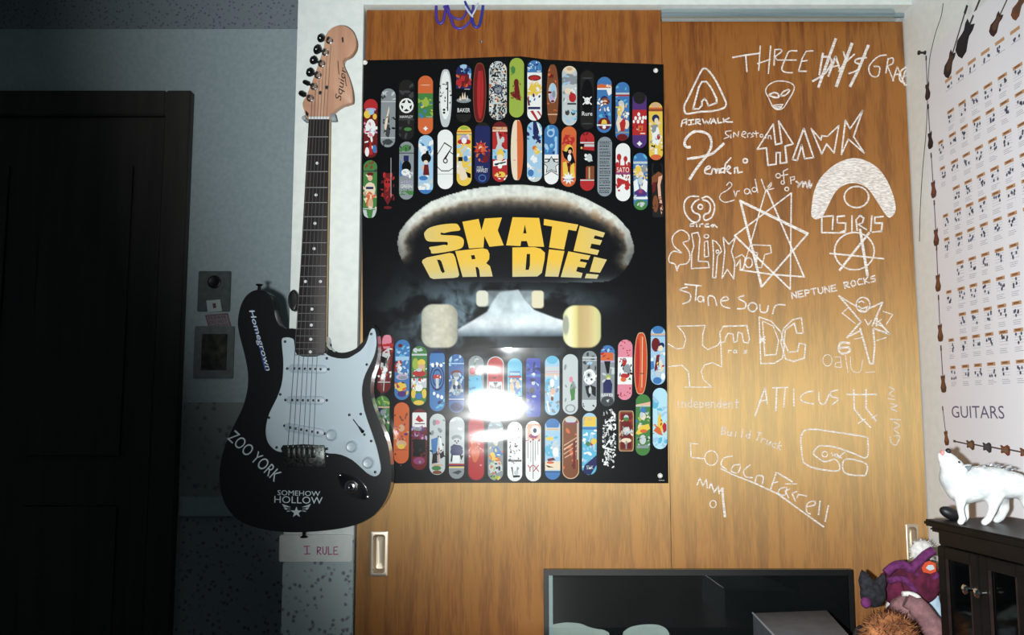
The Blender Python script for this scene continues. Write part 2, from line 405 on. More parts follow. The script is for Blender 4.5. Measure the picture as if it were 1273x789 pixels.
structure('wall_header', (XL, -0.012, ZT+0.006), (XW-0.0005, 0.10, ZC), M['paint_white'])
bm = bmesh.new()
bm_box(bm, (XS+0.002, 0.004, ZT2-0.001), (XW-0.03, 0.012, ZT+0.004), 0.001); bm_box(bm, (XS+0.002, 0.001, ZT2+0.004), (XW-0.03, 0.012, ZT2+0.007), 0.001)
bm_box(bm, (XL+0.001, 0.023, ZT-0.004), (XW-0.001, 0.028, ZT+0.005))
tr = bm_obj('trim_track', bm, M['steel'], smooth=35); tag(tr, kind='structure')
structure('wall_closet_back', (XL, 0.62, 0), (XW, 0.68, ZC), M['paint_white'])

# ------------------------------------------------------------------ printed sheets
PAL = dict(K=(16,18,20), W=(226,230,228), R=(186,40,42), D=(112,30,32), O=(214,98,48), Y=(226,190,62), G=(66,128,62), g=(150,176,60),
           B=(58,118,184), N=(36,42,96), C=(86,178,214), S=(150,194,224), P=(82,50,122), V=(176,160,200), A=(132,142,148), a=(62,68,70),
           T=(204,166,126), t=(128,72,42), I=(220,128,150), E=(226,206,178), L=(186,196,198), M=(150,60,110), F=(224,170,140), X=(36,36,34))
for _k, _c in PAL.items():      # printing inks are a little dull
    _g = 0.3*_c[0]+0.55*_c[1]+0.15*_c[2]; PAL[_k] = tuple(int((0.86*v+0.14*_g)*0.97) for v in _c)
class Print:
    """flat coloured print: every shape is a face on its own thin ink layer in front of the sheet"""
    def __init__(self, proj): self.v = []; self.f = []; self.c = []; self.proj = proj; self.k = 0; self.layer = 0
    def poly(self, pts, col, layer=None):
        if len(pts) < 3: return
        lay = self.layer if layer is None else layer
        i0 = len(self.v)
        for x, y in pts: self.v.append(self.proj(x, y, lay))
        self.f.append(tuple(range(i0, i0+len(pts))))
        if callable(col): self.c += [rgb(col(x, y)) for x, y in pts]
        else: self.c += [rgb(col)]*len(pts)
    def raw(self, pts, faces, col, layer):
        i0 = len(self.v)
        for x, y in pts: self.v.append(self.proj(x, y, layer))
        for f in faces:
            self.f.append(tuple(i0+i for i in f)); self.c += [rgb(col)]*len(f)
    def build(self, name, m, parent=None, loc=None):
        me = bpy.data.meshes.new(name); me.from_pydata([tuple(v) for v in self.v], [], self.f)
        ca = me.color_attributes.new('print', 'FLOAT_COLOR', 'CORNER')
        # corner order follows the face order
        ca.data.foreach_set('color', np.array(self.c, dtype=np.float32).ravel())
        me.materials.append(m); me.update()
        o = bpy.data.objects.new(name, me); COL.objects.link(o); fin(o, parent, loc); return o
def clip(poly, a, b, c):       # keep a*x+b*y<=c
    out = []; n = len(poly)
    for i in range(n):
        p, q = poly[i-1], poly[i]; dp, dq = a*p[0]+b*p[1]-c, a*q[0]+b*q[1]-c
        if (dp <= 0) != (dq <= 0):
            t = dp/(dp-dq); out.append((p[0]+t*(q[0]-p[0]), p[1]+t*(q[1]-p[1])))
        if dq <= 0: out.append(q)
    return out
def clip_convex(poly, hull):   # hull counter-clockwise in (u,v) maths sense
    n = len(hull)
    for i in range(n):
        (x0, y0), (x1, y1) = hull[i], hull[(i+1) % n]
        a, b = (y1-y0), -(x1-x0); poly = clip(poly, a, b, a*x0+b*y0)
        if len(poly) < 3: return []
    return poly
def ell(cx, cy, rx, ry, n=14): return [(cx+rx*math.cos(2*math.pi*k/n), cy+ry*math.sin(2*math.pi*k/n)) for k in range(n)]
def star(cx, cy, rx, ry, n=5, inner=0.4, rot=-90):
    return [(cx+(rx if k%2==0 else rx*inner)*math.cos(math.radians(rot+180*k/n)), cy+(ry if k%2==0 else ry*inner)*math.sin(math.radians(rot+180*k/n))) for k in range(2*n)]
# --- big skate poster on the left door
YPO = -0.0012
def proj_poster(x, y, lay): return P(x, y, YPO - 0.00002*lay)
pr = Print(proj_poster)
# sheet outline in photograph pixels
PT = [(449,75),(500,74),(560,73),(620,70.5),(648,70),(680,74),(740,77),(800,79),(824.5,80)]
PB = [(452,601),(500,600.5),(560,600),(640,600),(720,600),(780,600.5),(831,600.5)]
def edge(pts, x):
    return float(np.interp(x, [p[0] for p in pts], [p[1] for p in pts]))
# shaded print (photo of a board seen from below, truck and wheels, smoke mixed with painted glare haze) as a fine grid of coloured quads
BO = [(494,301),(497,288),(508,273),(520,262),(535.7,250.7),(556,243),(577.6,236.7),(598,233),(619,230.6),(640,229.8),(660,230.5),(689,234),(711,240),(731,248),(749,257.5),(764,267),(774,277),(782.5,287),(787.5,303.6),(788,313),(784,323),(779,332),(772.7,340),(764,346),(756,349.6),(731,351),(680,351),(633,350.5),(580,350),(535.7,349),(516,342.6),(508,335),(501,326),(496,314)]
GX, GY = 340, 470
us = np.linspace(0, 1, GX+1); vs = np.linspace(0, 1, GY+1)
U, Vv = np.meshgrid(us, vs)
topx = np.interp(U, [(p[0]-449)/375.5 for p in PT], [p[1] for p in PT]); 
xl = 449 + 3*Vv; xr = 824.5 + 6.5*Vv
X = xl + (xr-xl)*U; Y = topx + (np.interp(U, [(p[0]-452)/379 for p in PB], [p[1] for p in PB]) - topx)*Vv
def fbm(X, Y, s, seed, octv=4):
    out = np.zeros_like(X); amp = 0.5; rs = np.random.RandomState(seed)
    for o in range(octv):
        g = rs.rand(64, 64); fx = (X/s) % 63; fy = (Y/s) % 63; ix = fx.astype(int); iy = fy.astype(int); tx = fx-ix; ty = fy-iy
        tx = tx*tx*(3-2*tx); ty = ty*ty*(3-2*ty)
        a = g[iy, ix]*(1-tx)+g[iy, (ix+1) % 64]*tx; b = g[(iy+1) % 64, ix]*(1-tx)+g[(iy+1) % 64, (ix+1) % 64]*tx
        out += amp*(a*(1-ty)+b*ty); amp *= 0.5; s /= 2.03
    return out
def sm(a, b, x): t = np.clip((x-a)/(b-a), 0, 1); return t*t*(3-2*t)
def dist_poly(X, Y, pts, closed=False):
    d = np.full(X.shape, 1e9); n = len(pts)
    for i in range(n if closed else n-1):
        (x0, y0), (x1, y1) = pts[i], pts[(i+1) % n]; dx, dy = x1-x0, y1-y0
        t = np.clip(((X-x0)*dx+(Y-y0)*dy)/(dx*dx+dy*dy), 0, 1); d = np.minimum(d, np.hypot(X-x0-t*dx, Y-y0-t*dy))
    return d
def inside(X, Y, pts):
    r = np.zeros(X.shape, bool); n = len(pts)
    for i in range(n):
        (x0, y0), (x1, y1) = pts[i], pts[(i+1) % n]
        if y0 == y1: continue
        r ^= ((y0 > Y) != (y1 > Y)) & (X < (x1-x0)*(Y-y0)/(y1-y0)+x0)
    return r
C3 = np.zeros(X.shape+(3,)); C3[:] = (14, 16, 18)
def over(mask, col):
    global C3
    col = np.asarray(col, float); C3 = C3*(1-mask[..., None]) + col*mask[..., None]
n1 = fbm(X, Y, 14, 1); n2 = fbm(X, Y, 5, 2); n3 = fbm(X+0.5*Y+400+30*fbm(X,Y,40,9), Y-0.5*X+900+40*fbm(X,Y,34,11), 22, 3)
# printed smoke, with the gloss glare of the sheet painted in as haze
smoke_glare = np.exp(-((X-585)/62)**2-((Y-392)/38)**2) + 0.55*np.exp(-((X-690)/60)**2-((Y-375)/16)**2) + 0.35*np.exp(-((X-520)/45)**2-((Y-400)/50)**2) + 0.5*np.exp(-((X-640)/80)**2-((Y-446)/16)**2)
over(np.clip(smoke_glare*sm(0.26, 0.62, n3)*1.0, 0, 0.85), (112, 134, 146))
# board underside
ins = inside(X, Y, BO); dB = dist_poly(X, Y, BO, True)
up = BO[:21] + [(788, 313)]; dU = dist_poly(X, Y, [BO[-1]] + up)
ds = dU + (n2-0.47)*8*np.clip(dU/10, 0, 1)
fade = 1 - 0.55*sm(262, 330, Y)
col = np.zeros(X.shape+(3,))
def ramp(d, stops):
    out = np.zeros(d.shape+(3,))
    for k in range(3): out[..., k] = np.interp(d, [s[0] for s in stops], [s[1][k] for s in stops])
    return out
wid = 0.45 + 0.55*np.clip(1-((X-641)/150)**2, 0, 1)
col = ramp(ds/wid, [(-4,(150,158,156)),(1.5,(204,210,204)),(12,(212,214,206)),(16,(176,170,156)),(19.5,(116,106,94)),(25,(66,63,60)),(30,(36,37,38)),(37,(20,22,25)),(60,(18,20,23))])
tan = sm(0.45, 0.6, n1)*sm(640, 760, X)*np.exp(-((ds/wid-17)/9)**2)
col = col*(1-tan[..., None]*0.6) + np.array((150,116,82))*tan[..., None]*0.6
col = col*(1 - (1-fade)[..., None]*np.clip(1-ds/40, 0, 1)[..., None]) * (0.86+0.28*n2)[..., None]
bl = np.exp(-np.clip(350.5-Y, 0, 99)/5.0)*sm(500, 540, X)*(0.45+0.9*sm(680, 740, X))*0.8
col = col*(1-bl[..., None]*0.6) + np.array((120,130,136))*bl[..., None]*0.6
C3 = np.where((ins)[..., None], col, C3)
# rear wheels and baseplate
def rrect(x0, x1, y0, y1, r):
    cx, cy = (x0+x1)/2, (y0+y1)/2; qx = np.abs(X-cx)-(x1-x0)/2+r; qy = np.abs(Y-cy)-(y1-y0)/2+r
    return np.hypot(np.maximum(qx, 0), np.maximum(qy, 0)) + np.minimum(np.maximum(qx, qy), 0) - r
def soft(d, w=0.9): return 1-sm(-w, w, d)
over(soft(rrect(604, 664, 361, 381, 4), 2)*(0.35+0.5*n1), (190, 204, 210))
HG = [(570,410),(590,398),(606,388),(614,374),(622,364),(644,361),(652,374),(664,386),(690,396),(704,400),(704,417),(570,417)]
hd = dist_poly(X, Y, HG, True); hm = np.where(inside(X, Y, HG), 1.0, np.clip(1-hd/2.0, 0, 1))
hcol = ramp(Y, [(362,(176,192,198)),(388,(196,210,216)),(400,(214,224,228)),(407,(188,200,206)),(414,(120,134,144)),(418,(80,92,100))])
C3 = C3*(1-hm[..., None]) + hcol*(0.8+0.4*n1)[..., None]*hm[..., None]
over(soft(rrect(592, 607, 361, 381, 5)), (206, 206, 190)); over(soft(rrect(661, 676, 361, 383, 4)), (214, 206, 178))
# front wheels
wl = rrect(524, 569, 378, 432, 14); wc = ramp(X, [(524,(168,170,156)),(540,(196,194,178)),(556,(192,188,168)),(569,(150,150,138))])*(0.9+0.2*n2)[..., None]
mk = soft(wl); C3 = C3*(1-mk[..., None]) + wc*mk[..., None]
wr = rrect(700, 747, 379.5, 432, 15)
wc = ramp(X, [(700,(206,208,156)),(708,(226,228,186)),(716,(216,206,140)),(720,(184,164,110)),(731,(196,172,124)),(740,(206,198,140)),(747,(190,190,140))])
mk = soft(wr); C3 = C3*(1-mk[..., None]) + wc*mk[..., None]
over(soft(np.hypot((X-703.5)/4.0, (Y-404)/12.0)*4-4)*0.8, (140, 146, 140))
# tear below the right wheel
over(soft(np.abs(X-703.5-1.2*np.sin(Y/6.0)+0.02*(Y-432))-1.3*sm(478, 450, Y)-0.3, 0.7)*((Y > 431) & (Y < 476)), (6, 7, 8))
lin3 = np.where(C3/255 <= 0.04045, C3/255/12.92, ((np.clip(C3,0,255)/255+0.055)/1.055)**2.4)
base = len(pr.v); nx = GX+1
pr.v += [proj_poster(float(X[j, i]), float(Y[j, i]), 0) for j in range(GY+1) for i in range(GX+1)]
_l4 = np.concatenate([lin3, np.ones(lin3.shape[:2]+(1,))], axis=2)
for j in range(GY):
    for i in range(GX):
        k = base+j*nx+i; pr.f.append((k, k+nx, k+nx+1, k+1))
pr.c = np.stack([_l4[:-1,:-1], _l4[1:,:-1], _l4[1:,1:], _l4[:-1,1:]], axis=2).reshape(-1, 4).tolist()
# gold block letters
def Lc(pts): return [(490+x/5.6375, 225+y/5.6375) for x, y in pts]
def Rc(pts): return [(640+x/5.6375, 225+y/5.6375) for x, y in pts]
def gold(y0, y1, low):
    def f(x, y):
        t = min(max((y-y0)/(y1-y0), 0), 1); e = min(1, max(0, (abs(x-637)-60)/55.0))
        g = np.array((224,182,66)); s = np.array((186,186,164))
        k = max(low*max(0, (t-0.35)/0.65), 0.55*e); return tuple(g*(1-k)+s*k)
    return f
def strips(poly, fn, layer, n=8):
    ys = [p[1] for p in poly]; y0, y1 = min(ys), max(ys)
    for k in range(n):
        a, b_ = y0+(y1-y0)*k/n, y0+(y1-y0)*(k+1)/n
        q = clip(clip(poly, 0, 1, b_), 0, -1, -a)
        if len(q) >= 3: pr.poly(q, fn, layer)
def rnd(pts, k=3):      # soften the corners of rounded letters
    return [(v.x, v.y) for v in spline([Vector((x, y, 0)) for x, y in pts], k)]
g1, g2 = gold(270, 320, 0.15), gold(310, 346, 0.8)
strips(rnd(Lc([(210,375),(218,352),(250,326),(330,305),(430,298),(455,318),(460,345),(400,353),(350,364),(332,360),(325,369),(340,378),(440,383),(482,402),(488,438),(470,470),(400,490),(272,508),(258,488),(246,464),(300,455),(352,446),(372,450),(375,430),(350,425),(255,424),(224,412)])), g1, 3)
strips(Lc([(478,285),(592,265),(612,345),(635,262),(755,255),(726,345),(768,450),(668,460),(632,385),(626,465),(525,472)]), g1, 3)
strips([(629.2,304.8),(637.2,269.9),(670.2,270.8),(676.4,306.6),(657,306.2),(655,299.5),(648,299.5),(647,305.7)], g1, 3)
pr.poly([(652.6,279),(654.6,290),(650.4,290)], (18,20,22), 4)
strips(Rc([(205,265),(445,305),(430,350),(375,340),(345,480),(240,465),(262,318),(202,308)]), g1, 3)
strips(Rc([(455,312),(632,362),(618,395),(562,380),(552,402),(612,415),(597,448),(537,438),(528,470),(592,485),(578,518),(412,488)]), g1, 3)
strips(Lc([(195,568),(200,552),(230,535),(390,503),(415,510),(428,535),(456,655),(448,672),(420,678),(275,686),(252,676)]), g2, 3)
pr.poly(Lc([(300,550),(322,552),(332,565),(355,636),(340,645),(328,630)]), (18,20,22), 4)
strips(Lc([(428,490),(620,470),(655,480),(668,510),(666,548),(645,575),(672,596),(684,640),(690,668),(602,670),(596,620),(585,602),(570,602),(580,670),(480,672)]), g2, 3)
pr.poly(Lc([(538,520),(563,518),(570,545),(545,549)]), (18,20,22), 4)
strips([(637,307.5),(664,307),(672,309),(677.5,314),(677,322),(673.6,339),(668,343.5),(637,344)], g2, 3)
pr.poly(Rc([(84,510),(107,510),(106,590),(98,622),(75,622)]), (18,20,22), 4)
strips(Rc([(240,478),(348,490),(305,670),(212,668)]), g2, 3)
strips(Rc([(375,492),(530,522),(515,552),(462,545),(455,562),(505,572),(490,607),(440,600),(430,632),(475,645),(465,678),(322,672)]), g2, 3)
strips(Rc([(555,530),(645,550),(597,642),(525,635)]), g2, 3); strips(Rc([(502,648),(588,656),(575,684),(490,680)]), g2, 3)

# the rows of printed decks.  each: centre x top, centre x bottom, y0, y1, width, base colour, shape, marks
def deck(xt, xb, y0, y1, wd, col, marks='', kind=0, rim=None):
    h = y1-y0; hw = wd/2
    def hull_uv():
        out = []; n = 9
        for k in range(4*n):
            t = 2*math.pi*(k+0.5)/(4*n); c, s = math.cos(t), math.sin(t)
            if kind == 0:      # popsicle
                u = c; r = hw*1.0/h; v = 0.5+s*r + (0.5-r)*(1 if s > 0 else -1)
            elif kind == 1:    # longboard
                e = 0.62; u = math.copysign(abs(c)**e, c); v = 0.5+0.5*math.copysign(abs(s)**1.0, s)
            else:              # squared
                e = 0.18; u = math.copysign(abs(c)**e, c); v = 0.5+0.5*math.copysign(abs(s)**e, s)
            out.append((u, v))
        return out
    H = hull_uv()
    def px(u, v): return (xt+(xb-xt)*v+u*hw, y0+v*h)
    def add(uv, c, lay): 
        q = clip_convex(uv, H) if lay > 5 else uv
        if len(q) >= 3: pr.poly([px(u, v) for u, v in q], c, lay)
    if rim: pr.poly([px(u*1.09, 0.5+(v-0.5)*1.03) for u, v in H], PAL[rim], 4)
    add(H, PAL[col] if isinstance(col, str) else col, 5)
    lay = 6; asp = hw/h
    for mk in [m for m in marks.split(';') if m.strip()]:
        a = mk.split(); k = a[0]; c = PAL[a[1]] if a[1] in PAL else (0,0,0); q = [float(z) if z.replace('.', '', 1).replace('-', '', 1).isdigit() else z for z in a[2:]]
        if k == 'b': add([(-1.1,q[0]),(1.1,q[0]),(1.1,q[1]),(-1.1,q[1])], c, lay)
        elif k == 'e': add(ell(q[0], q[1], q[2], q[3]), c, lay)
        elif k == 's': 
            st = star(q[0], q[1], q[2], q[2]*asp, int(q[3]) if len(q) > 3 else 5, q[4] if len(q) > 4 else 0.42); pr.poly([px(u, v) for u, v in st], c, lay)
        elif k == 'r': add([(q[0],q[1]),(q[2],q[1]),(q[2],q[3]),(q[0],q[3])], c, lay)
        elif k == 'p': add([(q[i], q[i+1]) for i in range(0, len(q), 2)], c, lay)
        elif k == 'm':   # scattered dabs of several inks: m COLS v0 v1 n seed size
            rs = random.Random(int(q[3])); sz = q[4] if len(q) > 4 else 0.3
            for _ in range(int(q[2])):
                u = rs.uniform(-0.95, 0.95); v = rs.uniform(q[0], q[1]); cc = PAL[rs.choice(a[1])]
                ru = rs.uniform(0.5, 1.2)*sz; rv = rs.uniform(0.5, 1.3)*sz*asp; th = rs.uniform(0, 3.14)
                pts = []
                for t in range(7):
                    an = 2*math.pi*t/7; rr_ = rs.uniform(0.7, 1.2); x_, y_ = math.cos(an)*rr_, 0.55*math.sin(an)*rr_
                    pts.append((u+ru*(x_*math.cos(th)-y_*math.sin(th)), v+rv*(x_*math.sin(th)+y_*math.cos(th))))
                add(pts, cc, lay+_*0.08)
            lay += 2
        elif k == 't':   # lettering  t COL word u v halfwidth halfheight [vertical]
            tv, tf = text_polys(q[0].replace('_', ' '))
            if len(q) > 5: tt = [(q[1]-b_*2*q[3], q[2]+a_*2*q[4]) for a_, b_ in tv]
            else: tt = [(q[1]+a_*2*q[3], q[2]-b_*2*q[4]) for a_, b_ in tv]
            pr.raw([px(u, v) for u, v in tt], tf, c, lay)
        elif k == 'l':   # fine rows like small lettering: l COL v0 v1 rows seed
            rs = random.Random(int(q[3])); n = int(q[2])
            for i in range(n):
                v = q[0]+(q[1]-q[0])*(i+.5)/n; u = -0.72
                while u < 0.62:
                    ww = rs.uniform(0.08, 0.3); add([(u,v-.006),(u+ww,v-.006),(u+ww,v+.006),(u,v+.006)], c, lay); u += ww+0.08
        lay += 1
R1 = [
 (461,460.5,123,196,17,'D',"b R 0 .16;e V 0 .18 .8 .03;e W 0 .5 .75 .16;m WIWV .25 .62 12 1 .45;e Y -.5 .26 .5 .07;e S .1 .22 .4 .05;e Y .6 .3 .3 .05;m RDW .55 .9 14 2 .4;p R 0 .68 .35 .95 -.35 .95;e B .6 .85 .3 .07;e W -.5 .9 .3 .08"),
 (483,482,110,183,18,'A',"b L .215 .23;m AaL .05 .2 8 3 .3;p a -.6 .75 -.2 .5 .1 .4 .3 .75 .1 .86;p E -.5 .62 .1 .3 .15 .36 -.1 .6 -.4 .8;m aAK .4 .82 12 4 .28;b L .83 .845;e a 0 .91 .6 .05;m aP .87 .95 5 5 .3"),
 (505.5,505,99,174,19,'X',"m Kaa .05 .3 7 6 .4;e a 0 .2 .5 .02;e W 0 .43 .95 .125;e X 0 .43 .72 .098;s W 0 .43 .98 5 .42;t W HAWLEY 0 .615 .85 .022;b a .65 .67;m Xa .7 .95 10 7 .4;e G .2 .82 .5 .03"),
 (529,529,94,167,18.5,'O',"b G .30 .72;m GgGB .32 .7 22 8 .42;e g 0 .46 .5 .07;m gY .38 .6 8 9 .25;e O 0 .14 .8 .01;e F 0 .16 .7 .008;t L rose .5 .70 .4 .012;s W 0 .90 .35 4 .55"),
 (554,553.5,86,158,15.5,'L',"e W 0 .45 .85 .42;r K .28 .22 .46 .72;m K .22 .3 4 10 .25;m Ka .3 .74 16 11 .2;e K -.2 .7 .22 .02;e K -.2 .75 .2 .02;e L 0 .93 .5 .04",1),
 (576.5,576.5,80,152,19,'N',"p S -.5 .02 .1 0 .1 .12 -.3 .14;p S .6 .06 1 .12 .9 .26 .5 .2;m BSN .02 .2 10 12 .4;r D -.8 .17 .7 .38;m RDRO .18 .38 20 13 .35;r K -1 .42 1 .99;e A 0 .62 .95 .045;p E -.3 .6 -.15 .48 0 .58 .15 .47 .3 .6;p E -.6 .62 -.45 .54 -.3 .62;p L .3 .62 .5 .53 .6 .62;r W .1 .425 .8 .432;t W BAKER 0 .79 .82 .035;b X .86 1"),
 (596.5,596,79,151,15,'D',"e R .1 .5 .55 .46;r D -.6 .1 -.5 .9;r D .2 .1 .26 .85;e D 0 .08 .5 .05",1,'t'),
 (619,619,76,149,22,'L',"m ELWA .02 .98 60 14 .3;m TOEF .1 .98 22 114 .22;m KXX .02 .98 230 15 .15;e N 0 .48 .55 .085;e A 0 .48 .42 .065;m NA .42 .54 8 16 .15"),
 (642.5,642,72,146,18,'g',"e G -.5 .2 .3 .07;m Gg .1 .35 8 17 .2;e D -.05 .42 .35 .07;p D -.3 .4 .2 .4 .5 .62 .6 .72 .1 .7 -.7 .64 -.9 .58 -.3 .56;m DtR .38 .72 14 18 .22;e g 0 .9 .7 .05"),
 (664.5,664.5,75,150,18,'W',"b B 0 .2;m WSN .02 .2 18 19 .22;e D 0 .29 .9 .05;e R 0 .29 .7 .035;p Y -.9 .5 -.5 .38 -.2 .42 .1 .36 .5 .42 .9 .36 .8 .5 .4 .58 -.4 .6;m YEW .36 .6 16 20 .35;m NRB .55 .75 10 21 .25;b W .7 .76;r N -.9 .77 .8 .81;p R -.6 .84 -.2 .83 .6 1 .3 1;p R .3 .84 .6 .84 1 .92 1 .95;p D -1 .62 -.8 .62 -.6 .75 -.9 .75;b W .815 .83"),
 (687,687,80,154,14.5,'t',"m tDO .02 .3 10 22 .4;m tO .65 .98 12 23 .4;e L 0 .48 .75 .17;e S .1 .42 .4 .1;e V -.1 .55 .45 .06;e D -.5 .47 .35 .02;e D 0 .62 .3 .02;e A .2 .5 .3 .06;b T .83 .85",1),
 (708,708,82,156,18.5,'L',"e E 0 .05 .8 .08;e T 0 .05 .4 .03;p A -1 .2 -.3 .13 .4 .14 1 .22 1 .3 -1 .32;m ASV .16 .32 10 24 .4;m LWA .33 .6 16 25 .4;e E -.2 .42 .5 .05;e R .4 .53 .5 .08;p R .1 .44 .3 .43 .5 .6 0 .58;r a -.3 .62 .9 .65;e a -.3 .78 .3 .05;e a .5 .78 .3 .05;r L -1 .68 1 .71;m SCL .72 .95 14 26 .35"),
 (730,730,87.5,161,17,'X',"e a 0 .13 .8 .012;e K 0 .45 .9 .3;e W 0 .5 .42 .045;e X -.17 .5 .1 .018;e X .17 .5 .1 .018;r W -.25 .53 .25 .57;p W -.7 .45 -.55 .44 .7 .57 .6 .585;p W .7 .45 .55 .44 -.7 .57 -.6 .585;t W Rure 0 .73 .75 .035;e a 0 .9 .8 .012"),
 (751.5,751,95.5,165,18,'B',"b O .14 .21;m EOD .14 .21 8 27 .3;b W .2 .23;p B -.8 .23 .5 .23 .3 .34 -.6 .34;p W .3 .23 1 .2 1 .3 .6 .34 .4 .28;e N 0 .4 .5 .06;e t .1 .44 .55 .07;e F .1 .45 .3 .04;m tEWD .38 .6 16 28 .28;m BCN .58 .75 10 29 .35;e D 0 .84 .9 .11;p Y -.4 .84 -.3 .78 0 .76 .3 .78 .4 .84;b W .85 .875;e W 0 .9 .25 .03"),
 (774,773.5,102,175,17,'B',"m BBC .02 .25 8 30 .4;b L .18 .21;b R .215 .24;m BCN .26 .8 12 31 .4;e E -.1 .42 .4 .1;e L -.2 .36 .4 .05;e Y -.4 .5 .35 .1;m EYW .35 .72 16 32 .3;p E -.9 .7 -.6 .55 -.1 .62 .1 .78 -.6 .85;e E .6 .72 .4 .08;p R -.4 .7 .3 .6 .5 .7 .3 .84 -.2 .84;b A .845 .87;e D 0 .94 .8 .06"),
 (795,795,114,184,17.5,'P',"e X 0 .1 .9 .12;r R -1 .32 1 .77;e W -.1 .4 .2 .035;e W -.55 .47 .2 .035;e W .05 .47 .2 .035;e W .55 .46 .2 .035;e W .9 .46 .15 .035;e W -.2 .53 .2 .035;e W .4 .53 .2 .035;e W -.8 .53 .15 .03;r O -.2 .6 .5 .7;m ODE .6 .7 6 33 .2;r E .1 .73 .8 .75;s W 0 .92 .4 4 .6"),
 (815,815.5,127,199,17,'Y',"b O .09 .16;b t .12 .15;e T 0 .05 .7 .04;m EY .2 .8 16 34 .4;e N .0 .28 .55 .07;e E .1 .32 .3 .05;p W -.6 .45 .3 .4 .6 .55 .9 .6 .3 .75 -.5 .72;p A -.7 .4 .2 .38 0 .5 -.6 .55;e R .4 .6 .25 .05;m WLA .4 .72 10 35 .25;e K -.4 .76 .3 .03;m DEY .72 .85 8 36 .3;r W -.2 .8 .2 .9;e O 0 .95 .8 .05")]
